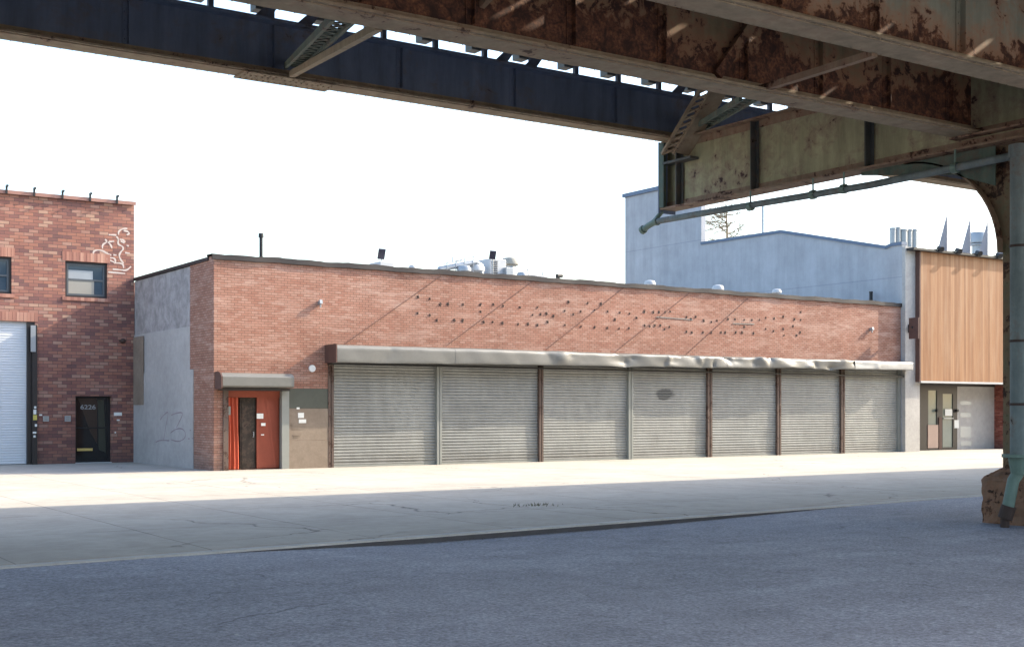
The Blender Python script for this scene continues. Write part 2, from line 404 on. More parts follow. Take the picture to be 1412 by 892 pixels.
# ------------------------------------------------------------------ main levels
YM, XL, XR = 36.2, 13.57, 44.70            # brick warehouse front plane and ends
YL = 43.9                                   # set-back brick building on the left
ZR = 6.42                                   # warehouse parapet
def XU(u, y=YM): return onY(u, HY, y).x
# ------------------------------------------------------------------ ground
def kerb_y(x): return 15.1 + .07*x
def road_z(x, y):
    d = max(0, min(1, (x-5.5)/3.5))*max(0, min(1, (19.5-x)/6.0))
    return -.022 - .075*d*max(0, min(1, (y+6)/10)) - .02*max(0, min(1,(10-y)/10))
g = MB(); R = 900
g.v += [(-R,-R,-.22),(R,-R,-.22),(R,R,-.22),(-R,R,-.22)]; g.f.append((0,1,2,3))
tag(g.build('ground', M['far_ground']), kind='structure')
g = MB()
xs = [-60+i*1.0 for i in range(181)]
def rf(a, b):
    x = -60+a*180; y1 = kerb_y(x)+.02; y = -2.5 + b*(y1+2.5); return (x, y, road_z(x, y))
g.grid(rf, 180, 24)
tag(g.build('road', M['asphalt'], smooth=True), kind='structure')
def slab(name, mat, fn0, fn1, z0, z1, x0=-60, x1=120, n=120):
    g = MB()
    prof = []
    def f(a, b):
        x = x0 + a*(x1-x0); ya, yb = fn0(x), fn1(x)
        return [(x, ya, z0), (x, ya, z1-.012), (x, ya+.012, z1), (x, yb, z1), (x, yb, z0)][int(round(b*4))]
    g.grid(f, n, 4); return tag(g.build(name, mat), kind='structure')
slab('kerb', M['kerb'], kerb_y, lambda x: kerb_y(x)+.17, -.3, .0)
slab('kerb_shade', M['kerb_shade'], lambda x: kerb_y(x)-.006, lambda x: kerb_y(x)-.001, -.3, -.03)  # dark strip standing in for the shade on the kerb's road side
slab('sidewalk', M['sidewalk'], lambda x: kerb_y(x)+.178, lambda x: 62.0, -.3, .004)
slab('unseen_far_sidewalk', M['sidewalk'], lambda x: -30.0, lambda x: -2.6, -.3, .004, n=20)  # unseen; near edge drawn in to bounce sunlight under the viaduct
# weeds and grit round a broken slab
wd = onY(738, 697, 1); w0 = ray(738, 697); k = -EYE/w0.z; wx, wy = w0.x*k, w0.y*k
g = MB()
for i in range(60):
    a = random.uniform(0, 6.28); r = abs(random.gauss(0, .16)); x = wx + math.cos(a)*r*2.0; y = wy+math.sin(a)*r*1.4
    h = random.uniform(.015, .06); dx, dy = random.uniform(-.04,.04), random.uniform(-.04,.04)
    n = len(g.v); g.v += [(x-.012,y,0),(x+.012,y+.005,0),(x+dx,y+dy,h)]; g.f.append((n,n+1,n+2))
tag(g.build('weeds', M['weed']), 'small tuft of dry weeds and grit in a broken pavement joint', 'weeds', kind='stuff')

# ------------------------------------------------------------------ brick warehouse
W = tag(empty('brick_warehouse', (XL, YM, 0)), 'long low red brick warehouse with seven grey roller shutters under a dented hood', 'building')
ub = [(458,603),(608,744),(748,867),(872,976),(981,1072),(1076,1160),(1164,1239)]
XB0 = XU(453)
xsh = [(XU(a), XU(b)) for a, b in ub]
XS0, XS1 = xsh[0][0]-.02, xsh[-1][1]+.02
dL, dR, dZ = XU(308), XU(396), 2.48
T = .35
holes = [(XS0, XS1, -1, 3.62), (dL, dR, -1, dZ)]
wall(XL, XR, -.2, ZR, YM, YM+T, holes).build('wall', M['brick_main'], W)
# side return: brick quoin then cement render, lower part painted
yq = onX(262, 370, XL).y
wall(YM+T, yq, -.2, ZR, XL, XL+T, [], 'x').build('wall', M['brick_main'], W)
zstep1 = onX(230, 455, XL).z; zstep2 = onX(230, 512, XL).z
wall(yq, YL-.01, zstep1, ZR-.12, XL+.01, XL+T, [], 'x').build('rendered_wall', M['render'], W)
wall(yq, YL-.01, zstep2, zstep1, XL-.005, XL+T, [], 'x').build('rendered_wall', M['pale_wall'], W)
wall(yq-.35, YL-.01, -.2, zstep2, XL-.03, XL-.002, [], 'x').build('painted_wall', M['pale_wall'], W)
wall(yq, YL-.01, -.2, zstep2-.01, XL, XL+T, [], 'x').build('wall', M['pale_wall'], W)
g = MB(); g.box(XL-.05, XL-.031, 42.75, 43.85, 2.0, 4.35); g.build('dark_patch', M['panel_tan'], W)
g = MB(); g.box(XR-T, XR-.005, YM+T, YM+18, -.2, ZR); g.box(XL+T, XR-T, YM+17.6, YM+18, -.2, ZR); g.box(XL+.01, XL+T, YL+.31, YM+18, -.2, ZR-.12)
g.build('wall', M['brick_main'], W)
g = MB(); g.box(XL+T, XR-T, YM+T, YM+17.6, ZR-.55, ZR-.42); g.build('roof', M['roof'], W)
g = MB()
def cop(a, b):
    x = XL-.07 + a*(XR-XL+.12); wz = .012*math.sin(x*2.1)+.010*math.sin(x*5.3+1)+.006*math.sin(x*13)
    wy = .012*math.sin(x*3.3+.5)
    return [(x, YM+T+.05, ZR), (x, YM+T+.05, ZR+.07+wz), (x, YM-.07+wy, ZR+.06+wz), (x, YM-.075+wy, ZR-.10+wz*.7), (x, YM-.01, ZR-.10+wz*.7), (x, YM-.01, ZR)][int(round(b*5))]
g.grid(cop, 160, 5); g.box(XL-.04, XL+T+.02, YM+T+.05, YL-.02, ZR-.1, ZR+.0)
g.build('coping', M['coping'], W)
# shutters: every slat is modelled
def shutter(x0, x1, z0, z1, y, mat, name, parent, pitch=.098, depth=.024, seed=0, sag=.008, nx=10):
    rnd = random.Random(seed); g = MB(); rows = []
    n = int((z1-z0)/pitch)
    ph = [rnd.uniform(-sag, sag) for _ in range(n+1)]; tilt = [rnd.uniform(-1, 1)*sag*.8 for _ in range(n+1)]
    bow = [rnd.uniform(-1, 1)*.006 for _ in range(n+1)]
    prof = [(0, .5), (.10, -.55), (.45, -1), (.80, -.75), (.93, .5)]
    for j in range(n):
        for fz, fy in prof: rows.append((j, fz, fy))
    rows.append((n, 0, .5))
    for (j, fz, fy) in rows:
        for i in range(nx+1):
            a = i/nx
            x = x0 + a*(x1-x0)
            z = z0 + (j+fz)*(z1-z0)/n + (ph[j]*math.sin(a*3.1+j) + tilt[j]*(a-.5))*.6
            yy = y + fy*depth + bow[j]*math.sin(a*math.pi) + .012*math.sin(a*4.1+j*.11+seed)
            g.v.append((x, yy, z))
    for r in range(len(rows)-1):
        for i in range(nx):
            a = r*(nx+1)+i; g.f.append((a, a+1, a+nx+2, a+nx+1))
    return g.build(name, mat, parent)
pos_words = ['first roller shutter from the left end of the hood', 'second roller shutter from the left', 'third roller shutter from the left', 'fourth roller shutter from the left with a dark round smudge', 'fifth roller shutter from the left', 'sixth roller shutter from the left', 'last roller shutter at the right end']
for i, (a, b) in enumerate(xsh):
    s = shutter(a+.0, b-.0, .05, 3.62, YM+.10, M['shutter_stain'] if i == 3 else M['shutter'], 'roller_shutter', W, seed=i+1)
    s['label'] = pos_words[i]
    g = MB(); g.box(a+.02, b-.02, YM+.07, YM+.12, .0, .07); g.build('bottom_bar', M['post_grey'], s)
g = MB(); g.box(XS0-.1, XS1+.1, YM+.45, YM+.5, -.2, 3.7); g.build('back_panel', M['black'], W)
brown = {0, 2, 4, 5, 6}
edges = [(XS0-.10, xsh[0][0]+.02)] + [(xsh[i][1], xsh[i+1][0]) for i in range(6)] + [(xsh[-1][1], XS1+.06)]
for i, (a, b) in enumerate(edges):
    m = MB(); w = b-a
    m.box(a-.025, a+w*.38, YM-.03, YM+.11, 0, 3.6); m.box(b-w*.38, b+.025, YM-.03, YM+.11, 0, 3.6); m.box(a+w*.38, b-w*.38, YM-.005, YM+.08, 0, 3.6)
    m.build('shutter_post', M['post_brown'] if i in brown else M['post_grey'], W)
# hood over the shutters: four dented sheets
XH0, XH1 = XU(463, YM-.7), XU(1257, YM-.5)
def hood_sect(x):
    a = (x-XH0)/(XH1-XH0)
    return (.80-.22*min(1, a*1.5), 3.86+.05*a, 3.30+.26*a)      # projection, top z, bottom z
dents = []
rd = random.Random(3)
for i in range(64):
    a = rd.random()**.8
    dents.append((XH0+a*(XH1-XH0), rd.random(), rd.uniform(.10,.60), rd.uniform(.25,.7), rd.choice((-1,-1,1))*rd.uniform(.03,.10)*(.5+.7*a), rd.uniform(-1.2,1.2)))
def hood_sheet(u0, u1, mat, amp, k, endcap=False):
    xa, xb = (XH0 if u0 is None else XU(u0, YM-.6)), (XH1 if u1 is None else XU(u1, YM-.6))
    prof = [(0,1.0),(.45,1.0),(.80,.985),(.90,.95),(.97,.88),(1.0,.78),(1.0,.66),(1.0,.54),(1.0,.42),(1.0,.30),(1.0,.18),(1.0,.08),(.985,0),(.93,-.02),(.6,-.01),(0,0)]
    nu = int((xb-xa)/.07)
    g = MB()
    def f(a, b):
        x = xa + a*(xb-xa)+.004; s, zt, zb = hood_sect(x)
        i = int(round(b*(len(prof)-1))); py, pz = prof[i]
        y = YM - .002 - py*s - k*.006*py; z = zb + pz*(zt-zb) + k*.004
        d = 0
        for (dx, dz, rx, rz, am, sk) in dents:
            q = ((x-dx-sk*.25*(pz-dz))/rx)**2 + ((pz-dz)/rz)**2
            if q < 9: d += am*(math.exp(-q) if am > 0 else math.exp(-1.6*math.sqrt(q)))
        d += .010*math.sin(x*1.9+2*pz)+.004*math.sin(x*6.1+4*pz)
        if py > .7:
            y -= d*amp*(1 if pz < .93 else .5); z += d*amp*.5*(1 if pz > .8 or pz < .1 else 0)
        return (x, y, z)
    g.grid(f, nu, len(prof)-1)
    if endcap:
        s, zt, zb = hood_sect(xb); g.prism([(YM-.002-p*s*.99, zb+q*(zt-zb)) for p, q in prof], 'x', xb-.03, xb-.005)
    return g.build('hood_sheet', mat, H, smooth=True)
H = MB().box(XH0+.1, XH1-.1, YM-.12, YM-.01, 3.62, 3.80).build('shutter_hood', M['post_grey'], W)
for i, (a, b) in enumerate([(None,625),(625,765),(765,1003),(1003,1180)]):
    hood_sheet(a, b, M['hood'], (.6,.7,1.0,.9)[i], i % 2)['label'] = 'dented grey sheet of the shutter hood'
hood_sheet(1180, None, M['hood_new'], .3, 1, True)['label'] = 'newer bright white end sheet of the shutter hood'
s0, zt0, zb0 = hood_sect(XH0)
g = MB(); g.box(XH0-.04, XH0+.0, YM-s0-.005, YM-.002, zb0-.01, zt0+.005); g.build('end_plate', M['hood_end'], H)
g = MB(); g.box(XH0+.05, XH1-.05, YM-.2, YM-.003, 3.25, 3.30); g.build('guide_rail', M['black'], H)
# thin brown tubes drawn as diagonal lines up the brick front
for (ub_, vb), (ut, vt) in (((475,476),(608,381)), ((617,476),(736,387)), ((753,482),(860,397)), ((850,484),(950,405)), ((947,488),(1032,411))):
    a = onY(ub_, vb, YM-.02); b = onY(ut, vt, YM-.02); a.z = max(a.z, 3.9)
    MB().tube([a, b], .011, 6).build('diagonal_line', M['diag_line'], W)
# studs left by a removed sign
SP = [(34,40),(68,46),(98,62),(120,61),(163,62),(213,62),(250,62),(278,66),(326,70),(376,70),(33,87),(68,92),(88,107),(138,107),(162,108),(213,82),(222,112),(248,112),(276,115),(321,118),(349,118),(376,121),(362,92),(385,90),(402,88),(422,95),(405,112),(465,55),(520,58),(558,60),(454,80),(500,82),(479,90),(540,78),(577,82),(612,85),(640,88),(455,121),(501,125),(540,127),(576,129),(610,131),(638,130),(598,105),(660,100),(682,82),(708,84),(724,84),(742,84),(756,82),(683,122),(698,124),(712,122),(728,122),(754,126),(740,132),(803,98),(816,104),(829,97),(852,108),(874,112),(890,108),(922,104),(942,104),(968,106),(990,106),(1012,106),(1030,100),(1054,102),(1080,97),(1112,104),(1130,84),(1130,106),(803,140),(818,142),(850,142),(874,142),(902,142),(914,142),(944,142),(962,142),(995,144),(1030,132),(1052,138),(1080,132),(1108,124),(1128,142),(1082,150),(1118,150),(968,126)]
m = MB(); m.box(-.026,.026,-.014,-.0,-.04,.04); m.tube([(0,-.01,0),(0,-.034,.006)], .013, 6)
sd = m.build('stud', M['stud'], W); sd.data.transform(Matrix.Translation(W.location))
for i, (a, b) in enumerate(SP):
    p = onY(560+a/2.0765, 390+b/2.0765, YM)
    o = sd if i == 0 else sd.copy()
    if i: COL.objects.link(o); o.parent = W
    o.location = p - W.location + Vector((0, -.001, 0)); o.rotation_euler = (0, random.uniform(-.5,.5), 0); s = random.uniform(.8, 1.35); o.scale = (s, 1, s)
# crumbling mortar band / old sign fascia line
for (ua, va, ub2, vb2) in ((905,437,955,441),(1010,446,1040,447)):
    a = onY(ua, va, YM); b = onY(ub2, vb2, YM)
    MB().bar((a.x, YM-.012, a.z), (b.x, YM-.012, b.z), .02, .025).build('loose_strip', M['post_grey'], W)
for (u, v) in ((440,419),(1200,455)):
    p = onY(u, v, YM); MB().bar((p.x,YM,p.z+.02),(p.x,YM-.16,p.z+.06),.09,.12).bar((p.x,YM-.1,p.z-.12),(p.x,YM-.1,p.z+.02),.05,.04).build('wall_lamp', M['galv'] if u < 600 else M['galv'], W)
p = onY(430, 508, YM); MB().tube([(p.x,YM-.001,p.z),(p.x,YM-.05,p.z)], .11, 16).build('alarm_bell', M['paper'], W)
# entrance bay
hs0, hs1 = XU(306, YM-.45), XU(405, YM-.45)
zt, zb = onY(350, 515, YM-.45).z, onY(350, 532, YM-.45).z
prof = [(0,1.05),(.55,1.05),(.82,.95),(1,.72),(1,.0),(.9,-.12),(0,-.12)]
E = MB(); E.prism([(YM-.002-p*.5, zb+q*(zt-zb)) for p, q in prof], 'x', hs0, hs1)
E = E.build('entrance_hood', M['hood'], W, bevel=.012)
MB().prism([(YM-.002-p*.52, zb-.05+q*(zt-zb+.08)) for p, q in prof], 'x', hs0-.05, hs0-.002).build('end_plate', M['hood_end'], E)
g = MB(); g.box(hs0+.05, hs1-.05, YM-.30, YM-.01, zb-.14, zb-.06); g.build('guide_rail', M['darkframe'], E)
for a, b in ((dL-.02, dL+.14), (dR-.20, dR+.04)):
    m = MB(); m.box(a, b, YM-.06, YM+.12, 0, zb-.1); m.build('door_post', M['post_brown'] if a < dL+1 and a < dR-1 else M['post_grey'], W)
g = MB(); g.box(dL, dR, YM+.34, YM+.38, -.02, dZ); g.build('entrance_back_panel', M['red'], W)
g = MB(); g.box(dL+.14, dR-.2, YM+.10, YM+.14, dZ-.28, dZ-.003); g.build('transom', M['red'], W)
xd0, xd1 = XU(331, YM+.2), XU(353, YM+.2)
D = MB().box(xd0, xd1, YM+.22, YM+.27, .03, 2.2); D = D.build('entrance_door', M['door_brown'], W, bevel=.006)
MB().box(xd0+.06, xd1-.06, YM+.205, YM+.219, .15, 1.05).box(xd0+.06, xd1-.06, YM+.205, YM+.219, 1.15, 2.1).build('door_panel', M['door_brown'], D)
MB().tube([(xd1-.1,YM+.2,1.0),(xd1-.1,YM+.14,1.0),(xd1-.1,YM+.14,1.15),(xd1-.1,YM+.2,1.15)], .013, 8).build('handle', M['galv'], D)
# pleated sheet hanging beside the door
cx0, cx1 = XU(313, YM+.1), XU(330, YM+.1)
def cur(a, b):
    x = cx0+a*(cx1-cx0)*(1-.12*math.sin(b*3)) + .03*math.sin(b*4); z = .03+b*(dZ-.32)
    return (x, YM+.12+.035*math.sin(a*19+b*1.2)+.02*math.sin(a*7-b*2), z)
MB().grid(cur, 48, 24).build('hanging_sheet', M['curtain'], W, smooth=True)
def leaf(a, b):
    x = XU(354, YM+.15)+a*(dR-.21-XU(354, YM+.15)); z = .04+b*(dZ-.10)
    return (x, YM+.15-.03*math.exp(-((a-.35-.5*(1-b))/.05)**2)+.015*math.sin(a*5+b*4), z)
L = MB().grid(leaf, 40, 30).build('red_panel', M['red'], W, smooth=True)
def sheet(u0, v0, u1, v1, y, mat, parent, name='paper_notice', thick=.006):
    a = onY(u0, v0, y); b = onY(u1, v1, y)
    return MB().box(min(a.x,b.x), max(a.x,b.x), y-thick, y, min(a.z,b.z), max(a.z,b.z)).build(name, mat, parent)
sheet(354, 570, 363, 577, YM+.11, M['paper'], L); sheet(360, 583, 366, 587, YM+.11, M['paper'], L); sheet(360, 598.5, 364, 600, YM+.11, M['paper'], L)
sheet(311, 560, 318, 572, YM+.06, M['post_grey'], W); 
# painted lower wall right of the entrance
bz0, bz1 = 2.20, onY(440, 536, YM).z
bx0, bx1 = dR+.045, XS0-.13
a_ = onY(420, 563, YM).z
MB().box(bx0, bx1, YM-.012, YM-.002, a_, bz1).build('painted_band', M['dark_band'], W)
MB().box(bx0, bx1, YM-.02, YM-.002, .88, a_-.004).box(bx0, bx1, YM-.024, YM-.002, -.02, .875).build('wall_panel', M['panel_tan'], W)
sheet(411, 569, 419, 576, YM-.024, M['paper'], W); sheet(412, 578, 422, 583, YM-.024, M['paper'], W); sheet(409, 561.5, 413, 564, YM-.024, M['paper'], W, 'sticker')
for q in ((402,585,424,587),(403,590,418,591.5),(404,599,414,600.5),(405,602,412,603)): sheet(*q, YM-.026, M['panel_tan'], W, 'torn_paper')
# marker numeral on the side wall
def strokes(name, mat, parent, pts, r, plane, scale_):
    g = MB()
    for st_ in pts:
        P = [plane(*q) for q in st_]
        # smooth the polyline
        for _ in range(2):
            Q = [P[0]]
            for i in range(len(P)-1): Q += [P[i]*.75+P[i+1]*.25, P[i]*.25+P[i+1]*.75]
            Q.append(P[-1]); P = Q
        n = Vector((1,0,0)) if scale_[0] < .5 else Vector((0,1,0))
        for i, p in enumerate(P):
            d = (P[min(i+1,len(P)-1)]-P[max(i-1,0)]).normalized(); s_ = d.cross(n).normalized()*r*(.65+.55*abs(math.sin(i*.45+st_[0][0])))
            k0 = len(g.v); g.v += [tuple(p-s_), tuple(p+s_)]
            if i: g.f.append((k0-2, k0-1, k0+1, k0))
    return g.build(name, mat, parent)
S13 = [[(400,430),(450,360),(530,295),(510,420),(480,560),(455,740)], [(330,775),(400,742),(540,750)], [(570,360),(650,325),(745,315),(740,370),(650,550)], [(560,630),(640,570),(740,560),(800,640),(770,730),(670,770),(570,735)], [(855,590),(875,595)], [(830,720),(855,722)], [(890,715),(910,717)]]
strokes('graffiti', M['paint_dark'], W, S13, .018, lambda a, b: onX(185+a/11.15, 540+b/11.15, XL-.034), (.1,1,1))

# ------------------------------------------------------------------ things on the warehouse roof
def roof_root(name, u, y, label, cat, group=None):
    x = XU(u, y); return tag(empty(name, (x, y, ZR-.42)), label, cat, group), x
r, x = roof_root('vent_pipe', 360, 37.6, 'tall thin dark vent pipe standing above the left end of the brick parapet', 'vent pipe')
zt = onY(360, 322, 37.6).z; MB().tube([(x,37.6,ZR-.42),(x,37.6,zt-.12)], .055, 12).build('pipe', M['black'], r); MB().tube([(x,37.6,zt-.13),(x,37.6,zt)], [.085,.08], 12).build('cap', M['black'], r)
r, x = roof_root('vent_pipe', 1201, 37.6, 'short dark vent pipe against the pale blue wall near the right end of the parapet', 'vent pipe')
zt = onY(1201, 402, 37.6).z; MB().tube([(x,37.6,ZR-.42),(x,37.6,zt-.06)], .075, 12).build('pipe', M['black'], r); MB().tube([(x,37.6,zt-.06),(x,37.6,zt)], .085, 12).build('cap', M['black'], r)
def solar(u0, u1, v0, v1, label):
    y = 38.2; r, x = roof_root('solar_panel', (u0+u1)/2, y, label, 'solar panel', 'tilted solar panels on the warehouse roof')
    zt, zb = onY(u0, v0, y).z, onY(u1, v1, y).z; xa, xb = XU(u0, y), XU(u1, y)
    w = .16
    n = MB(); k = .03
    n.v += [(xa,y-.3,zt),(xa+w+.1,y-.3,zt),(xb,y,zb),(xb-w-.1,y,zb),(xa,y-.3+k,zt+k),(xa+w+.1,y-.3+k,zt+k),(xb,y+k,zb+k),(xb-w-.1,y+k,zb+k)]
    n.f += [(0,1,2,3),(7,6,5,4),(0,4,5,1),(1,5,6,2),(2,6,7,3),(3,7,4,0)]
    n.build('panel', M['panel_dark'], r)
    MB().tube([(xb-.1,y+.02,ZR-.42),(xb-.1,y+.02,zb+.03)], .022, 8).build('post', M['galv'], r)
solar(517, 530, 345, 358, 'small tilted dark panel on a post above the left part of the brick parapet')
solar(670, 683, 347.5, 358, 'small tilted dark panel above the white rooftop air handler')
def roofbox(name, u0, u1, v0, y, dep, mat, label, cat, extra=None, group=None):
    r, x = roof_root(name, (u0+u1)/2, y, label, cat, group)
    a, b = XU(u0, y), XU(u1, y); z = onY((u0+u1)/2, v0, y).z
    body = MB().box(a, b, y, y+dep, ZR-.42, z).build('casing', mat, r, bevel=.02)
    if extra: extra(r, a, b, y, z, body)
    return r
def ac_extra(r, a, b, y, z, body):
    m = MB()
    for i in range(7): m.box(a+.06, a+(b-a)*.45, y-.012, y-.002, z-.12-i*.07, z-.085-i*.07)
    m.build('grille', M['black'], r)
roofbox('roof_hatch', 524, 543, 361, 38, .8, M['white_metal'], 'low white rooftop hatch below the left tilted panel', 'roof hatch')
roofbox('air_handler', 676, 698, 357, 38.6, 1.0, M['white_metal'], 'white boxy rooftop air handler with a dark grille', 'air conditioner', ac_extra)
roofbox('air_conditioner', 698, 708, 369, 38.4, .7, M['galv'], 'grey blue condenser right of the white air handler', 'air conditioner')
def lathe(r, name, mat, x, y, prof, seg=20):
    m = MB()
    m.tube([(x,y,z) for rr, z in prof], [rr for rr, z in prof], seg); return m.build(name, mat, r, smooth=True)
def fan(u, v, y, rad, label, mat='white_metal', name='roof_fan', horizontal=False):
    r, x = roof_root(name, u, y, label, 'roof fan')
    z = onY(u, v, y).z; b = ZR-.42
    lathe(r, 'base', M['galv'], x, y, [(rad*.6, b), (rad*.6, z-rad*.9)])
    lathe(r, 'hood', M[mat], x, y, [(rad*.75, z-rad*.95), (rad, z-rad*.8), (rad, z-rad*.45), (rad*.8, z-rad*.12), (rad*.3, z)])
roofbox('equipment_box', 661, 675, 364, 39.3, .8, M['galv'], 'low grey equipment box on the roof left of the white air handler', 'equipment box')
fan(703, 355, 39.4, .34, 'rounded beige turbine fan behind the air handler', 'blind')
fan(655, 363, 38.8, .36, 'round pale turbine fan left of the air handler')
fan(640, 366, 38.4, .26, 'small round grey fan beside the slanting duct', 'galv')
fan(569, 365.5, 38.2, .14, 'tiny domed vent alone on the left part of the roof')
fan(720, 375, 38, .2, 'small domed grey fan right of the condenser', 'galv')
fan(896, 386.5, 37.6, .22, 'small domed pale vent at the foot of the blue wall, leftmost of three')
fan(990, 393, 37.6, .24, 'flat capped white vent at the foot of the blue wall, middle of three')
fan(1071, 398.5, 37.6, .20, 'small domed pale vent at the foot of the blue wall, rightmost of three')
r, x = roof_root('roof_duct', 630, 38.6, 'slanting silver duct running along the roof left of the fans', 'duct')
a = onY(607, 371, 38.6); b = onY(655, 362, 38.6)
MB().tube([(a.x-.3,38.6,ZR-.3), a, b, (b.x+.25,38.6,b.z-.1),(b.x+.3,38.6,ZR-.42)], .11, 12).build('duct', M['galv'], r, smooth=True)
m = MB()
for t_ in (.15,.4,.65,.9):
    p = a.lerp(b, t_); m.tube([(p.x,38.5,ZR-.42),(p.x,38.5,p.z+.2)], .016, 6)
m.tube([a+Vector((0,-.1,.15)), b+Vector((0,-.1,.22))], .015, 6); m.build('duct_rail', M['galv'], r)
r, x = roof_root('roof_antenna', 630, 38.9, 'small white antenna cluster above the slanting duct', 'antenna')
z = onY(630, 358, 38.9).z; MB().tube([(x,38.9,ZR-.42),(x,38.9,z)], .015, 6).tube([(x-.22,38.9,z-.1),(x+.22,38.9,z-.02)], .012, 6).tube([(x-.18,38.9,z-.1),(x-.18,38.9,z+.08)], .02, 6).tube([(x+.18,38.9,z-.08),(x+.18,38.9,z+.06)], .02, 6).build('mast', M['white_metal'], r)
r, x = roof_root('pipe_frame', 738, 38.2, 'low white pipe frame on the roof right of the air handler', 'pipe frame')
a, b, z = XU(727, 38.2), XU(748, 38.2), onY(738, 373.5, 38.2).z
MB().tube([(a,38.2,ZR-.42),(a,38.2,z+.03),(b,38.2,z-.04),(b,38.2,ZR-.42)], .025, 8).tube([(a,38.2,z-.16),(b+.2,38.2,z-.2)], .03, 8).build('frame', M['white_metal'], r)
MB().box((a+b)/2, b+.25, 38.25, 38.6, ZR-.42, z-.17).build('tray', M['blind'], r)
r, x = roof_root('roof_spotlight', 771, 37.4, 'small dark spotlight on the parapet right of the pipe frame', 'spotlight')
z = onY(771, 380, 37.4).z; MB().tube([(x,37.4,ZR-.42),(x,37.4,z-.05)], .02, 8).build('stem', M['black'], r); MB().tube([(x-.10,37.4,z-.03),(x+.14,37.4,z+.0)], [.09,.06], 12).build('lamp_head', M['black'], r)

# ------------------------------------------------------------------ set-back brick building on the left
LX0 = -6.0; ZL = 9.0
B = tag(empty('brick_building', (XL-4, YL, 0)), 'taller red brick building with a garage door, set back left of the warehouse', 'building')
w1 = (XU(90,YL), XU(148,YL), onY(120,410.5,YL).z, onY(120,361.5,YL).z)
w0 = (w1[0]-(XU(90,YL)-XU(16,YL))-(w1[1]-w1[0]), XU(16,YL), w1[2], w1[3])
dd = (XU(104,YL), XU(154,YL), -1, onY(130,546,YL).z)
gz = onY(20,443,YL).z; gg = (XU(48,YL)-4.4, XU(48,YL), -1, gz)
wall(LX0, XL-.004, -.2, ZL, YL, YL+.3, [w0, w1, dd, gg]).build('wall', M['brick_left'], B)
MB().box(LX0, XL, YL+.31, YL+12, -.2, ZL-.3).build('rear_block', M['brick_dark'], B)
MB().box(LX0-.05, XL+.03, YL-.10, YL+.45, ZL, ZL+.07).box(LX0-.05, XL+.03, YL-.10, YL-.06, ZL-.05, ZL).build('coping', M['coping_left'], B)
for u in (8, 46, 85, 123, 160):
    x = XU(u, YL); MB().box(x-.03, x+.03, YL-.14, YL-.09, ZL-.05, ZL+.22).box(x-.03, x+.03, YL-.28, YL-.09, ZL+.16, ZL+.22).build('coping_bracket', M['black'], B)
# soldier courses and sills
def soldiers(x0, x1, z0, h, nm, parent):
    n = max(3, int((x1-x0)/.115)); m = MB(); w = (x1-x0)/n
    for i in range(n): m.box(x0+i*w+.005, x0+(i+1)*w-.005, YL-.012, YL-.001, z0, z0+h)
    return m.build(nm, M['soldier'], parent)
t = NT('soldier_bricks'); g_ = t.add('ShaderNodeNewGeometry'); x_, y_, z_ = t.sep(g_.outputs['Position'])
wn = t.add('ShaderNodeTexWhiteNoise', noise_dimensions='1D'); t.link(t.math('FLOOR', t.math('DIVIDE', x_, .115)), wn.inputs['W'])
M['soldier'] = t.fin(t.ramp(wn.outputs['Value'], ((0,(.26,.12,.095)),(.5,(.38,.19,.14)),(1,(.48,.28,.21)))), .9)
for q in (w1, w0):
    soldiers(q[0]-.1, q[1]+.1, q[3]+.01, .30, 'brick_lintel', B)
    F = wall(q[0], q[1], q[2], q[3], YL+.08, YL+.16, [(q[0]+.07, q[1]-.07, q[2]+.07, q[3]-.07)]).build('window', M['darkframe'], B)
    zm = q[2]+(q[3]-q[2])*.5
    wall(q[0]+.07, q[1]-.07, q[2]+.07, q[3]-.07, YL+.10, YL+.14, [(q[0]+.13, q[1]-.13, q[2]+.13, zm-.03), (q[0]+.13, q[1]-.13, zm+.03, q[3]-.13)]).build('sash', M['sash'], F)
    MB().box(q[0]+.12, q[1]-.12, YL+.13, YL+.138, q[2]+.12, q[3]-.12).build('pane', M['glass'], F)
    MB().box(q[0]+.13, q[1]-.42, YL+.115, YL+.125, q[2]+.13, zm-.03).build('blind', M['blind'], F)
    MB().box(q[0]+.13, q[0]+.95, YL+.115, YL+.125, zm+.03, zm+.32).build('curtain', M['galv'], F)  # no real curtain: blue-grey panel painting the reflection at the upper pane's left
    m = MB(); n = 5
    m.box(q[0]-.1, q[1]+.1, YL-.04, YL+.08, q[2]-.12, q[2]-.002); m.build('sill', M['soldier'], F)
soldiers(gg[0]+.2, gg[1]+.1, gz+.012, .3, 'brick_lintel', B)
G = shutter(gg[0]+.05, gg[1]-.22, .02, gz+.02, YL+.14, M['garage'], 'garage_door', B, pitch=.085, depth=.01, seed=21, sag=.001, nx=4)
MB().box(gg[1]-.24, gg[1]-.0, YL+.02, YL+.20, 0, gz-.003).build('door_jamb', M['darkframe'], B)
MB().box(gg[1]-.10, gg[1]+.06, YL-.10, YL-.004, -.02, gz-.1).build('corner_guard', M['darkframe'], B)
MB().box(gg[1]-.16, gg[1]+.0, YL-.13, YL-.104, gz-1.0, gz-.12).build('guard_plate', M['galv'], B)
rr_ = random.Random(5)
for (u0,v0,u1,v1,mt) in ((47,560,50,563,'paper'),(46,564.5,50,571,'paper'),(45.5,572,51,579,'yellow'),(48,584.5,51,588,'paper'),(45,595,50,597.5,'paper'),(46,600,49,603,'paper')):
    sheet(u0, v0, u1, v1, YL-.106, M[mt], B, 'sticker')
for (u0,v0,u1,v1) in ((54,571,58,573),(157,568.5,168,573),(161,578,165,580),(158,595,160,597)): sheet(u0, v0, u1, v1, YL-.004, M['paper'], B, 'sticker')
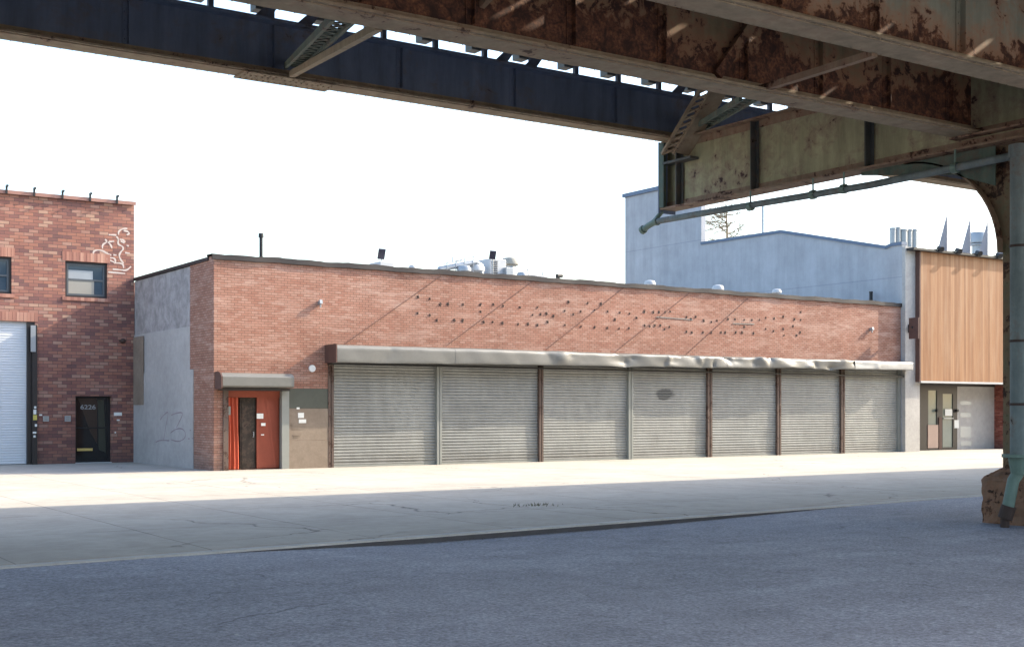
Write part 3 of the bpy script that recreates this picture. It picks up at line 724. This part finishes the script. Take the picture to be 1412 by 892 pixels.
for (u0,v0,u1,v1) in ((59,573.5,67,581),(89,573,97,581)):
    I = sheet(u0, v0, u1, v1, YL-.004, M['galv'], B, 'intercom', .05)
    p = onY((u0+u1)/2, (v0+v1)/2, YL); m = MB()
    for i in range(3): m.box(p.x-.055, p.x+.055, YL-.062, YL-.055, p.z-.06+i*.05, p.z-.04+i*.05)
    m.build('button_panel', M['blind'], I)
# glazed street door
F = wall(dd[0], dd[1], 0, dd[3], YL+.18, YL+.26, [(dd[0]+.07, dd[1]-.10, .10, dd[3]-.06)]).build('street_door', M['black'], B)
MB().box(dd[0]+.06, dd[1]-.09, YL+.215, YL+.225, .09, dd[3]-.05).build('pane', M['glass_door'], F)
MB().box(dd[0]+.07, dd[1]-.10, YL+.19, YL+.212, 1.18, 1.23).build('mid_rail', M['black'], F)
yp = YL+.214
MB().prism([(q_.x, q_.z) for q_ in (onY(108,549,yp),onY(134,549,yp),onY(134,612,yp),onY(125,597,yp))], 'y', yp-.004, yp).build('pane_reflection', plain('brown_pane_reflection', (.05,.033,.026), .3, 0, .2), F)  # reflection in the door glass, put in as a flat brown shape
MB().prism([(q_.x, q_.z) for q_ in (onY(135,551,yp),onY(143,551,yp),onY(146,624,yp),onY(136,620,yp))], 'y', yp-.004, yp).build('pane_reflection', plain('greenish_pane_reflection', (.05,.052,.04), .3, 0, .2), F)  # greenish part of the same reflection, laid on the pane as colour
a = onY(106, 620, YL+.15); MB().box(a.x, a.x+.52, YL+.11, YL+.14, a.z-.04, a.z+.05).build('pull_bar', M['gold'], F)
MB().box(dd[0]-.0, dd[1]+.0, YL-.02, YL+.17, -.01, .03).build('threshold', M['kerb'], F)
def text(s, name, mat, parent, x0, x1, z0, z1, y, depth=.004):
    cu = bpy.data.curves.new(name, 'FONT'); cu.body = s; cu.extrude = depth; cu.offset = .012
    o = bpy.data.objects.new(name+'_tmp', cu); COL.objects.link(o)
    dg = bpy.context.evaluated_depsgraph_get(); me = bpy.data.meshes.new_from_object(o.evaluated_get(dg))
    bpy.data.objects.remove(o)
    xs_ = [v.co.x for v in me.vertices]; ys_ = [v.co.y for v in me.vertices]
    sx = (x1-x0)/(max(xs_)-min(xs_)); sz = (z1-z0)/(max(ys_)-min(ys_)); mx, my = min(xs_), min(ys_)
    off = Vector((0,0,0)); p = parent
    while p is not None: off = off + p.location; p = p.parent
    for v in me.vertices: v.co = Vector((x0+(v.co.x-mx)*sx, y+v.co.z, z0+(v.co.y-my)*sz)) - off
    me.materials.clear(); me.materials.append(mat)
    q = bpy.data.objects.new(name, me); COL.objects.link(q); q.parent = parent; return q
a = onY(111, 564.2, YL+.2); b = onY(132, 558, YL+.2)
text('6226', 'house_number', M['galv'], F, a.x, b.x, a.z, b.z, YL+.205)
# conduit and small dark plate high on the wall
p = onY(169, 470, YL); MB().ball((p.x, YL-.03, p.z), .09, 10).bar((p.x-.12,YL-.02,p.z),(p.x+.12,YL-.02,p.z),.04,.05).build('wall_bracket', M['stud'], B)
GR = [[(180,600),(178,500),(200,445),(300,445),(370,490),(430,515)], [(310,425),(310,370),(380,330),(345,300)], [(385,335),(425,375),(440,420)], [(395,235),(500,240)], [(530,235),(530,190),(580,155),(650,150)], [(600,180),(660,190),(680,225),(640,235)], [(500,260),(530,290),(520,370),(580,390),(600,430),(560,470),(535,520),(560,580),(600,625)], [(545,300),(590,300),(620,340)], [(560,320),(610,350)], [(460,510),(500,515)], [(345,550),(400,580),(470,610)], [(410,550),(480,555),(490,610)], [(450,705),(560,715),(640,725),(700,670)], [(390,745),(620,765)], [(400,330),(470,325)], [(640,380),(670,390)], [(620,480),(680,490)], [(470,620),(590,625),(600,690)]]
strokes('graffiti', M['paint_white'], B, GR, .026, lambda a, b: onY(110+a/9.91, 300+b/9.91, YL-.006), (1,.1,1))

# ------------------------------------------------------------------ wood-clad building on the right
XW = XR+.005; YF = 36.0
K = tag(empty('wood_clad_building', (XW+4, YF, 0)), 'building with cedar clad upper front, white pier and long pale blue side wall', 'building')
yA = onX(1222, 343, XW).y; zA = onX(1222, 343, XW).z; yB = onX(1077, 321, XW).y; zB = onX(1077, 321, XW).z
yC = onX(967, 330, XW).y; zT = onX(862, 272, XW).z; yE = onX(862, 272, XW).y
zF = onX(1240, 338, XW).z
m = MB(); m.prism([(YF+.12,-.2),(YF+.12,zF),(yA-.3,zF),(yA,zA),(yB,zB),(yC,zB+.05),(yC,zT),(yE,zT),(yE,-.2)], 'x', XW, XW+.3)
m.build('side_wall', M['blue_wall'], K)
m = MB()
P = [(YF+.1,zF),(yA-.3,zF),(yA,zA),(yB,zB),(yC,zB+.05)]
for i in range(len(P)-1): m.bar((XW+.12,P[i][0],P[i][1]+.06),(XW+.12,P[i+1][0],P[i+1][1]+.06),.36,.14)
m.bar((XW+.1,yC-.1,zT+.08),(XW+.1,yE+.15,zT+.08),.4,.2); m.build('flashing', M['trim_blue'], K)
m = MB(); X1 = XU(1386, YF)+5.5
m.box(XW+.31, X1, YF+1.2, yC, 8.3, 8.5); m.box(X1, X1+.3, YF+.3, yC, -.2, 8.6); m.box(XW+.31,X1,yC+.003,yC+.2,-.2,8.6)
m.build('rear_block', M['blue_wall'], K)
xp1 = XU(1267, YF); zP = onY(1255, 341, YF).z
MB().box(XR+.002, xp1, YF-.05, YF+.119, -.05, zP).box(XW+.302, xp1, YF+.12, YF+1.1, -.05, zP-.3).build('white_pier', M['white_pier'], K)
xw0, xw1 = XU(1269, YF-.25), XU(1386, YF-.25)
zc1 = onY(1330, 353, YF-.25).z; zc0 = onY(1269, 525, YF-.25).z
xw1 += 3.6
MB().box(xw0, xw1, YF-.25, YF+.5, zc0, zc1).build('wood_cladding', M['wood'], K)
MB().box(xw0-.08, xw0-.003, YF-.28, YF+.118, zc0-.05, zc1+.02).build('corner_trim', M['hood_end'], K)
MB().box(xw0-.003, xw1, YF-.29, YF+.4, zc0-.08, zc0-.003).build('bottom_trim', M['white_metal'], K)
MB().box(xp1-.9, xw1, YF-.45, YF+.5, zc1+.002, zc1+.10).build('coping', M['black'], K)
# recessed ground floor
zg = zc0-.08; yr = YF+.98
xa, xb, xc, xd = xp1, XU(1320, yr), XU(1371, yr), XU(1384, yr)
MB().box(xc, xd+.6, YF-.0, YF+1.2, -.05, zg).build('brick_pier', M['brick_dark'], K)
MB().box(xd+.6, xw1, yr, yr+.2, -.05, zg).build('wall', M['brick_dark'], K)
MB().box(xb, xc, yr, yr+.08, -.02, zg-.1).build('white_panel', M['pale_wall'], K)
for v0, v1 in ((553,558),(569,575),(588,603),(608,614)): sheet(1324, v0, 1339, v1, yr-.002, M['galv'], K, 'panel_sticker')
MB().box(xa, xc, yr-.04, yr+.1, zg-.1, zg).build('lintel', M['darkframe'], K)
F = wall(xa, xb, 0, zg-.1, yr, yr+.08, [(XU(1280,yr),XU(1292,yr),.12,zg-.3),(XU(1300,yr),XU(1314,yr),.12,zg-.45)]).build('entrance_door', M['darkframe'], K)
MB().box(xa+.05, xb-.05, yr+.04, yr+.05, .05, zg-.15).build('pane', M['glass_grey'] if 'glass_grey' in M else plain('pale_green_door_glass', (.20,.23,.20), .12, 0, .2, .6, 0, .7), F)
a, b = XU(1279,yr), XU(1293,yr); MB().box(a, b, yr-.03, yr-.002, .1, 1.15).build('kick_panel', plain('pinkish_door_panel', (.42,.30,.25), .5, 0, .1), F)
MB().box(XU(1294,yr), XU(1298,yr), yr-.04, yr-.002, .05, 1.5).build('door_stile', M['hood_end'], F)
sheet(1303, 564, 1313, 573, yr-.004, M['paper'], F); sheet(1316, 579, 1322, 590, yr-.004, M['paper'], F)
MB().box(XU(1301,yr), XU(1314,yr), yr-.03, yr-.001, 1.42, 1.47).build('push_bar', M['galv'], F)
for u in (1291, 1318):
    p = onY(u, 566, yr); MB().tube([(p.x,yr-.001,p.z),(p.x,yr-.12,p.z)], .07, 12).build('camera_dome', M['black'], F)
# blade sign on the pier
p = onY(1259, 452, YF-.3)
S = tag(empty('blade_sign', (p.x-.2, YF-.05, p.z)), 'small dark brown blade sign on a bracket from the white pier', 'sign')
zc_ = p.z; xs_ = XU(1259, YF-.45)
MB().box(xs_-.03, xs_+.03, YF-.75, YF-.25, onY(1260,467,YF-.5).z, onY(1260,438,YF-.5).z).build('sign_panel', M['hood_end'], S)
MB().bar((XR+.25,YF-.052,zc_),(xs_-.03,YF-.48,zc_),.09,.09).bar((XR+.25,YF-.06,zc_-.2),(XR+.25,YF-.06,zc_+.15),.14,.10,(0,1,0)).build('bracket', M['black'], S)
# rooftop: flues, glass windscreen with fins, round tank
for i, (u, h, lab) in enumerate(((1231,318,'leftmost slim metal flue at the corner of the clad building roof'),(1238,317,'second slim flue, the tallest of the cluster'),(1245,320,'wide middle flue of the rooftop cluster'),(1253,320,'fourth flue of the rooftop cluster'),(1260,320,'rightmost flue of the rooftop cluster'))):
    y = 37.3; x = XU(u, y); z = onY(u, h, y).z; r = tag(empty('roof_flue', (x, y, 8.5)), lab, 'flue', 'metal flues on the clad building')
    rad = (.13,.12,.20,.16,.16)[i]
    z += .12; MB().tube([(x,y,8.5),(x,y,z-.08)], rad, 14).build('pipe', M['galv'], r, smooth=True); MB().tube([(x,y,z-.08),(x,y,z)], rad*1.15, 14).build('cap', M['galv'], r)
ys = YF+.55; zs0 = zc1+.0
r = tag(empty('roof_windscreen', (XU(1330,ys), ys, 8.5)), 'thin glass windscreen held by pale triangular fins above the cedar cladding', 'windscreen')
tops = []
for u, v in ((1306,296),(1338,301),(1362,305),(1386,310),(1412,314)):
    x = XU(u, ys); z = onY(u, v, ys).z; tops.append((x, z))
    MB().prism([(ys, zs0-.4),(ys, z),(ys+.75, zs0-.4)], 'x', x-.025, x+.025).build('fin', M['fin'], r)
xg0 = XU(1281, ys); zg_ = onY(1281, 291, ys).z
MB().tube([(xg0,ys,zs0-.4),(xg0,ys,zg_),(tops[-1][0],ys,tops[-1][1])], .018, 6).build('rail', M['fin'], r)
t = NT('clear_screen_glass'); t.fin((.9,.92,.95), .02); t.b.inputs['Transmission Weight'].default_value = 1; t.b.inputs['IOR'].default_value = 1.03
MB().box(xg0, tops[-1][0], ys-.008, ys+.008, zs0-.2, zg_-.35).build('pane', t.m, r)
y = 38.3; u = 1349; x = XU(u, y); r = tag(empty('roof_tank', (x, y, 8.5)), 'round silver exhaust drum behind the rooftop windscreen fins', 'exhaust drum')
z1_ = onY(u, 321, y).z; lathe(r, 'drum', M['galv'], x, y, [(.30,8.5),(.30,z1_-.55),(.42,z1_-.5),(.42,z1_-.05),(.38,z1_)]); lathe(r, 'collar', M['galv'], x, y, [(.44,z1_-.62),(.44,z1_-.56)])
for i, u in enumerate((1296, 1321, 1349, 1377)):
    y = YF-.45; x = XU(u, y); z = zc1+.13
    r = tag(empty('roof_floodlight', (x, y, z)), 'black floodlight over the cedar boards, ' + ('leftmost of four', 'second of four from the left', 'third of four from the left', 'rightmost of four')[i], 'floodlight', 'floodlights along the cladding top')
    MB().bar((x,YF+.1,z),(x,y-.05,z+.04),.05,.04).build('arm', M['black'], r); MB().tube([(x-.02,y-.12,z-.02),(x+.05,y+.12,z+.10)], [.13,.08], 12).build('lamp_head', M['black'], r)
# mast and bare tree behind the side wall
r = tag(empty('roof_mast', (XW+3, 46, 8.5)), 'thin dark mast rising behind the peak of the blue wall', 'mast')
a = onY(1052, 280, 46.); MB().tube([(a.x,46,8.5),(a.x,46,a.z)], .045, 8).build('pole', M['trim_blue'], r); MB().tube([(a.x-.6,46,a.z-1.0),(a.x+2.2,46,a.z-.6)], .01, 5).build('crossarm', M['galv'], r)
y = 50.5; a = onY(1002, 300, y); root = (a.x, y, 8.5)
r = tag(empty('bare_tree', root), 'small bare tree with pale tangled branches above the lower blue roof', 'tree')
trunk = MB(); trunk.tube([(a.x,y,8.5),(a.x+.05,y,11.2),(a.x-.05,y,13.1)], [.09,.06,.03], 8); trunk.build('trunk', M['bark'], r)
rt = random.Random(11); cr = MB()
def branch(p, d, L, rad, dep):
    q = p + d*L; mid = p.lerp(q, .5)+Vector((rt.uniform(-.06,.06),)*3)
    cr.tube([p, mid, q], [rad, rad*.8, rad*.5], 5, False)
    if dep:
        for _ in range(3):
            nd = (d + Vector((rt.uniform(-.9,.9), rt.uniform(-.9,.9), rt.uniform(-.45,.6)))).normalized(); branch(q if rt.random() < .6 else mid, nd, L*.68, rad*.6, dep-1)
for i in range(20):
    an = rt.uniform(0, 6.28); branch(Vector((a.x, y, rt.uniform(10.9,12.9))), Vector((math.cos(an), math.sin(an), rt.uniform(-.1,.7))).normalized(), .62, .035, 4)
cr.build('crown', M['bark'], r)

# ------------------------------------------------------------------ elevated railway
V = tag(empty('elevated_railway', (18.2, 12.3, -.15)), 'rusty riveted steel elevated railway viaduct overhead on a column at the right', 'viaduct')
X0, X1v = -38., 72.
def girder(yf, zb, zt, mat, tw, fl_mat, stx, stmat, fw=.50, name_label=None, stiff_w=.11):
    """yf = far edge of the bottom flange"""
    yc = yf - fw/2
    G_ = MB().box(X0, X1v, yc-.012, yc+.012, zb+.04, zt-.05).build('girder', mat, V)
    if name_label: G_['label'] = name_label
    FB = MB().box(X0, X1v, yf-fw, yf, zb, zb+.035).box(X0, X1v, yc-.10, yc-.013, zb+.036, zb+.055).box(X0, X1v, yc-.032, yc-.013, zb+.056, zb+.16).box(X0, X1v, yc+.013, yc+.10, zb+.036, zb+.055)
    if yf > 8:
        for i in range(130): FB.ball((3+i*.19, yc-.034, zb+.105), .017, 6); FB.ball((3+i*.19, yf-fw+.03, zb-.002), .016, 6); FB.ball((3+i*.19, yf-.035, zb-.002), .016, 6)
    FB.build('flange', fl_mat, G_)
    MB().box(X0, X1v, yf-fw+.06, yf-.07, zb-.016, zb-.001).build('cover_plate', fl_mat, G_)
    MB().box(X0, X1v, yf-fw, yf, zt-.05, zt).build('flange', mat, G_)
    m = MB(); x = X0
    fl = MB()
    s = None
    for x in stx:
        mm = MB(); mm.box(x-.006, x+.006, yc-stiff_w, yc-.013, zb+.17, zt-.06); mm.box(x-.09, x+.05, yc-.026, yc-.0135, zb+.17, zt-.06); mm.box(x-.006, x+.006, yc+.013, yc+.12, zb+.17, zt-.06)
        for i in range(int((zt-zb-.3)/.15)): mm.ball((x-.05, yc-.028, zb+.25+i*.15), .016, 6)
        mm.build('stiffener', stmat, G_)
    return G_, yc
def srange(a, b, st): 
    out = []
    while a < b: out.append(a); a += st
    return out
ZA, ZAT, DECK = 7.65, 8.62, 9.16
GA, ycA = girder(21.0, ZA, ZAT, M['steel_dark'], .4, M['flange'], [1.2+i*2.55 for i in range(-3,22)], M['steel_dark'], .50, 'dark blue outer girder with a tan bottom flange')
GB, ycB = girder(13.55, 6.41, DECK, M['steel_b'], .4, M['flange'], [2.1+i*1.55 for i in range(-2,22)], M['steel_b'], .52, 'rust scabbed girder above the column line')
GC, ycC = girder(10.93, 6.41, DECK, M['steel_c'], .4, M['flange'], [.6+i*1.72 for i in range(-2,20)], M['steel_c'], .52, 'grey green inner girder with sun streaks')
girder(7.0, 6.41, DECK, M['steel_c'], .4, M['flange'], [i*3. for i in range(0,8)], M['steel_c'], .52)
girder(2.3, ZA, ZAT, M['steel_dark'], .4, M['flange'], [i*4. for i in range(0,6)], M['steel_dark'], .5)
# splice plate with bolts under the outer girder
a = onY(322, 100, 21.0).x; b = onY(448, 100, 21.0).x
m = MB(); m.box(a, b, 20.49, 21.01, ZA-.040, ZA-.018); m.box(a, b, ycA-.135, ycA-.102, ZA+.04, ZA+.06)
rr_ = random.Random(9)
nb = 16
for i in range(nb):
    for yy in (20.56, 20.68, 20.9):
        if rr_.random() < .75: m.ball((a+.08+(b-a-.16)*i/(nb-1), yy, ZA-.044), .021, 6)
for i in range(nb): m.ball((a+.08+(b-a-.16)*i/(nb-1), 20.497, ZA+.01), .018, 6)
m.build('splice_plate', M['flange'], GA)
# deck: ties with cover plates; small openings beside two girders let streaks of sun through
TP = .62; DY0, DY1 = 1.7, 21.25
m = MB(); x = X0
while x < X1v:
    m.box(x-.11, x+.11, DY0, DY1-.25, DECK+.002, DECK+.12); x += TP
m.build('deck_ties', M['deck'], V)
strips = [(ycB-1.22, ycB-.27), (ycC-1.22, ycC-.27)]
m = MB(); zc0_, zc1_ = DECK+.122, DECK+.15
segs = [(DY0, strips[1][0]), (strips[1][1], strips[0][0]), (strips[0][1], DY1)]
for a, b in segs: m.box(X0, X1v, a, b, zc0_, zc1_)
rh = random.Random(17)
for si, (a, b) in enumerate(strips):
    x = X0
    while x < X1v:
        xe = x + TP
        if rh.random() < (.85 if si == 0 else .97) and 0 < x < 44:
            hx1 = xe - .112 - rh.uniform(.0,.02); hx0 = hx1 - rh.uniform(.09,.20); ln = rh.uniform(.07,.22)
            hy0 = a+.02+(b-a-ln-.04)*rh.random()**(1.3); hy1 = hy0+ln
            m.box(x, hx0, a, b, zc0_, zc1_); m.box(hx1, xe, a, b, zc0_, zc1_); m.box(hx0, hx1, a, hy0, zc0_, zc1_); m.box(hx0, hx1, hy1, b, zc0_, zc1_)
        else: m.box(x, xe, a, b, zc0_, zc1_)
        x = xe
m.build('deck_plates', M['deck'], V)
# upstand posts and grey boxes on the outer girder, walkway beam
pm = MB().box(-.05, .05, -.05, .05, 0, DECK-ZAT+.01); gb = MB().box(-.14, .14, -.12, .12, 0, .14)
x = 3.3; n_ = 0
while x < 40:
    o = MB().box(x-.045, x+.045, ycA+.12, ycA+.21, ZAT, DECK+.16).build('walkway_post', M['steel_dark'], V)
    MB().box(x-.30, x-.08, ycA+.15, ycA+.40, ZAT+.24, DECK+.05).build('tie_end_block', M['grey_box'], V)
    x += 1.12; n_ += 1
MB().box(X0, X1v, ycA+.41, ycA+.5, DECK+.05, DECK+.171).build('walkway_beam', M['steel_dark'], V)
# knee gussets seen against the sky on the outer girder
for u in (372, 700, 740, 940, 430):
    x = onY(u, 60, ycA).x; MB().prism([(x-.35,ZAT+.002),(x-.05,ZAT+.002),(x+.35,DECK),(x+.22,DECK)], 'y', ycA+.0, ycA+.03).build('gusset', M['steel_dark'], V)
# bents: cross beam, columns, plinths
def bent(xb, main=False):
    XB = MB().box(xb-.012, xb+.012, 1.9, 21.0, 6.21, 7.60).build('cross_beam', M['steel_x'], V)
    MB().box(xb-.22, xb+.22, 1.9, 21.02, 6.17, 6.205).box(xb-.22, xb+.22, 1.9, 21.02, 7.602, 7.635).box(xb-.10, xb-.013, 1.9, 21.0, 6.207, 6.225).box(xb-.032, xb-.013, 1.9, 21.0, 6.226, 6.34).box(xb-.032, xb-.013, 1.9, 21.0, 7.46, 7.60).build('flange', M['rustbar'], XB)
    for y in (20.55, 18.3, 15.4, 9., 6., 3.2):
        MB().box(xb-.17, xb-.033, y-.012, y+.012, 6.23, 7.59).box(xb-.045, xb-.034, y-.10, y+.02, 6.23, 7.59).build('stiffener', M['steel_stiff'], XB)
    MB().box(xb-.24, xb+.24, 21.025, 21.05, 6.1, 7.64).build('end_plate', M['steel_dark'], XB)
    MB().box(xb-.24, xb-.172, 20.87, 21.02, 6.21, 7.6).build('end_angle', M['steel_green'], XB)
    for yc in (12.28,):
        Cn = MB().box(xb+.12, xb+.60, yc-.012, yc+.012, .8, 6.17).box(xb+.09, xb+.118, yc-.33, yc+.46, .8, 6.165).box(xb+.602, xb+.63, yc-.33, yc+.46, .8, 6.165)
        for s_ in (-.30, .38): Cn.box(xb+.12, xb+.60, yc+s_, yc+s_+.02, .8, 6.16)
        Cn = Cn.build('column', M['column'], V)
        m = MB(); 
        for i in range(34):
            for s_ in (-.26, .39): m.ball((xb+.088, yc+s_, .95+i*.155), .016, 6)
        m.build('rivets', M['column'], Cn)
        # plinth with bevelled top
        a0, a1, b0, b1 = xb-.22, xb+.95, yc-.62, yc+.66
        m = MB(); n = 0
        zz = [(-.4, 0), (.66, .0), (.86, .20), (.86, .205)]
        def pl(a, b): pass
        for (z, ins) in zz[:3]:
            m.v += [(a0+ins,b0+ins,z),(a1-ins,b0+ins,z),(a1-ins,b1-ins,z),(a0+ins,b1-ins,z)]
        for k_ in range(2):
            for i in range(4): m.f.append((k_*4+i, k_*4+(i+1)%4, (k_+1)*4+(i+1)%4, (k_+1)*4+i))
        m.f.append((8,9,10,11)); 
        po = m.build('plinth', M['plinth'], Cn)
        sb = po.modifiers.new('Subdivision', 'SUBSURF'); sb.subdivision_type = 'SIMPLE'; sb.levels = sb.render_levels = 5
        tx = bpy.data.textures.new('chipped', 'CLOUDS'); tx.noise_scale = .22; tx.noise_depth = 4
        dm = po.modifiers.new('Displace', 'DISPLACE'); dm.texture = tx; dm.strength = .10; dm.mid_level = .5; dm.texture_coords = 'GLOBAL'
        # curved bracket under the cantilever
        sgn = 1 if yc > 6 else -1
        ye = yc+.46 if sgn > 0 else yc-.33; ry, rz = 1.9, 1.75
        poly = [(ye, 6.165)]
        arc = [(ye+sgn*ry*(1-math.cos(t_*math.pi/2/14)), 6.165-rz*(1-math.sin(t_*math.pi/2/14))) for t_ in range(15)]
        poly = [(ye, 6.165)] + arc
        m = MB(); m.prism(poly, 'x', xb+.10, xb+.118); m.build('knee_bracket', M['column'], Cn)
        m = MB()
        for i in range(14): 
            p, q = arc[i], arc[i+1]; m.bar((xb+.10,p[0]+sgn*.012,p[1]-.012),(xb+.10,q[0]+sgn*.012,q[1]-.012),.26,.03,(0,.3,1))
        m.build('bracket_flange', M['rustbar'], Cn)
    return XB
XBm = bent(18.2)
for xb in (-17.0, 35.8, 53.4): bent(xb)
bent(.6)
xb = 18.2
MB().box(xb-.24, xb-.034, 11.0, 13.55, 6.36, 6.39).box(xb-.06, xb-.034, 11.0, 13.55, 6.391, 6.5).build('shelf_angle', M['rustbar'], XBm)
MB().prism([(12.8,6.16),(12.8,5.5),(13.6,5.80),(15.6,6.10),(15.6,6.16)], 'x', xb-.03, xb-.012).build('gusset_plate', M['steel_green'], XBm)
# braces
def strut(p, q, w, h, mat, name='brace'):
    return MB().bar(p, q, w, h).build(name, mat, V)
strut(onY(402, 103, 20.5), onY(522, 37, 13.6), .10, .10, M['flange'])
def lattice(p, q, w, mat, d=.1, parent=None):
    p = Vector(p); q = Vector(q); dr = (q-p).normalized(); sd_ = dr.cross(Vector((0,0,1))).normalized(); m = MB()
    m.bar(p-sd_*w/2, q-sd_*w/2, .05, d); m.bar(p+sd_*w/2, q+sd_*w/2, .05, d)
    n = max(3, int((q-p).length/(w*.8))); s = -1
    for i in range(n):
        a = p.lerp(q, i/n)+sd_*w/2*s; b = p.lerp(q, (i+1)/n)-sd_*w/2*s; m.bar(a, b, .045, .015); s = -s
    return m.build('lattice_brace', mat, parent or V)
lattice(onY(404, 92, 20.5), onY(474, 25, 13.9), .26, M['steel_green'])
lattice(onY(965, 176, 20.4), onY(1032, 136, 15.5), .26, M['steel_green'])
# heavy latticed kicker on the end of the cross beam
p = onX(934, 212, 17.95); q = onX(990, 118, 17.8)
e_ = Vector((.90, -.43, 0)).normalized(); d_ = (q-p).normalized(); nn = d_.cross(e_).normalized()
m = MB(); m.bar(p+e_*.10, q+e_*.10, .34, .03, nn)
bk = Vector((-.43,-.90,0)).normalized()*-.10
m.bar(p-e_*.09, q-e_*.09, .04, .10, nn); m.bar(p-e_*.31+bk, q-e_*.31+bk, .05, .08, nn)
n = 10
for i in range(n):
    a = p.lerp(q, i/n); b = p.lerp(q, (i+.75)/n); m.bar(a-e_*.30+bk, b-e_*.10, .05, .02, nn); m.bar(b-e_*.30+bk, a-e_*.10+d_*.02, .03, .015, nn)
m.build('kicker_strut', M['flange'], V)
MB().box(17.95, 18.19, 20.0, 20.9, p.z-.16, p.z-.11).build('strut_seat', M['steel_stiff'], V)
# lateral bars between the two inner girders
a = onY(1050, 123, 13.2); b = onY(1206, 74, 10.9); strut((a.x,a.y,a.z), (b.x,b.y,b.z), .10, .09, M['rustbar'])
a = onY(1100, 72, 13.2); strut((a.x-1.6,13.25,6.55),(a.x+.2,13.25-.2,8.9), .14, .14, M['steel_b'])
a = onY(668, 6, 13.2); strut((a.x,13.28,a.z),(a.x+.5,11.0,a.z+1.2), .08, .08, M['rustbar'])

# ------------------------------------------------------------------ drain pipes (fixed to the viaduct but a run of their own)
D1 = tag(empty('drain_pipe', (17.95, 12.2, 5.9)), 'blue green horizontal drain pipe hung under the cross beam', 'pipe')
xp = 17.93; pe = onX(905, 303, xp)
MB().tube([(xp,21.15,5.92),(xp,19,5.9),(xp,16.6,5.86),(xp,15.2,5.84),(xp,12.2,5.88),(xp,11.7,5.9)], .065, 14).build('pipe', M['pipe'], D1, smooth=True)
MB().tube([(xp,21.1,5.92),(xp,21.35,5.86),(xp,21.5,5.80)], .07, 12).tube([(xp,21.16,5.93),(xp+.15,21.05,6.15)], .05, 10).tube([(xp,21.49,5.805),(xp,21.56,5.78)], .095, 12).tube([(xp,21.02,5.92),(xp,21.10,5.92)], .09, 12).build('elbow', M['pipe_green'], D1, smooth=True)
for y in (18.2, 16.55, 15.8, 13.4):
    MB().tube([(xp,y-.05,5.86),(xp,y+.05,5.86)], .088, 12).bar((xp,y,5.9),(xp,y,6.17),.02,.03,(0,1,0)).build('pipe_clamp', M['pipe_green'], D1)
p = onX(1405, 500, 17.78); y0 = p.y
D2 = tag(empty('down_pipe', (17.78, y0, 0)), 'thick pale blue vertical downpipe in front of the rusty column', 'pipe')
zc_ = onX(1405, 626, 17.78).z
MB().tube([(17.78,y0,zc_),(17.78,y0,5.85)], .135, 20).build('pipe', M['pipe'], D2, smooth=True)
MB().tube([(17.78,y0,5.8),(17.78,y0,6.0)], [.16,.16], 16).tube([(17.78,y0-.05,5.9),(17.93,12.0,5.9)], .07, 12).build('top_joint', M['pipe'], D2)
MB().tube([(17.78,y0,zc_-.05),(17.78,y0,zc_+.0)], .26, 20).tube([(17.78,y0,zc_-.32),(17.78,y0,zc_-.05)], [.12,.17], 16).build('flange_collar', M['pipe_green'], D2, smooth=False)
q = onX(1388, 712, 17.6)
MB().tube([(17.78,y0,zc_-.28),(17.72,y0+.06,zc_-.42),(17.62,q.y,q.z+.1)], .095, 16).build('slanted_outlet', M['pipe_green'], D2, smooth=True)
MB().tube([(17.63,q.y-.02,q.z+.17),(17.6,q.y+.03,q.z-.03)], .115, 16).tube([(17.6,q.y+.03,q.z-.03),(17.6,q.y+.03,-.2)], .07, 12).build('foot_joint', M['stud'], D2)
for z in (1.9, 2.9, 4.4): MB().tube([(17.78,y0,z-.02),(17.78,y0,z+.02)], .15, 16).bar((17.78,y0,z),(18.29,y0,z),.02,.03).build('pipe_clamp', M['stud'], D2)

# ------------------------------------------------------------------ light, sky, camera
SUN = Vector((1, -.225, .64)).normalized()
el = math.asin(SUN.z); az = math.atan2(SUN.x, SUN.y)
sun = bpy.data.lights.new('sun', 'SUN'); sun.energy = 2.5; sun.angle = math.radians(.5); sun.color = (1, .88, .70)
so = bpy.data.objects.new('sun', sun); COL.objects.link(so); so.rotation_euler = (-SUN).to_track_quat('-Z', 'Y').to_euler(); so.location = (30, -10, 30)
w = bpy.data.worlds.new('World'); C.world = w; w.use_nodes = True
nt = w.node_tree; sky = nt.nodes.new('ShaderNodeTexSky'); sky.sky_type = 'NISHITA'; sky.sun_disc = False
sky.sun_elevation = el; sky.sun_rotation = az; sky.dust_density = 3.0; sky.air_density = 1.3; sky.ozone_density = 2.5; sky.altitude = 10
nt.links.new(sky.outputs[0], nt.nodes['Background'].inputs[0]); nt.nodes['Background'].inputs[1].default_value = .15
cam = bpy.data.cameras.new('camera'); co = bpy.data.objects.new('camera', cam); COL.objects.link(co)
co.location = (0, 0, EYE); co.rotation_euler = (math.radians(90), 0, -YAW)
cam.sensor_width = 36; cam.lens = 36*FPX/1412; cam.shift_y = (HY-446)/1412; cam.clip_end = 3000; cam.clip_start = .05
C.camera = co
C.view_settings.view_transform = 'Standard'; C.view_settings.look = 'None'; C.view_settings.gamma = 1; C.view_settings.exposure = 1.88
C.render.resolution_x = 1024; C.render.resolution_y = 646
C.cycles.max_bounces = 6; C.cycles.diffuse_bounces = 4
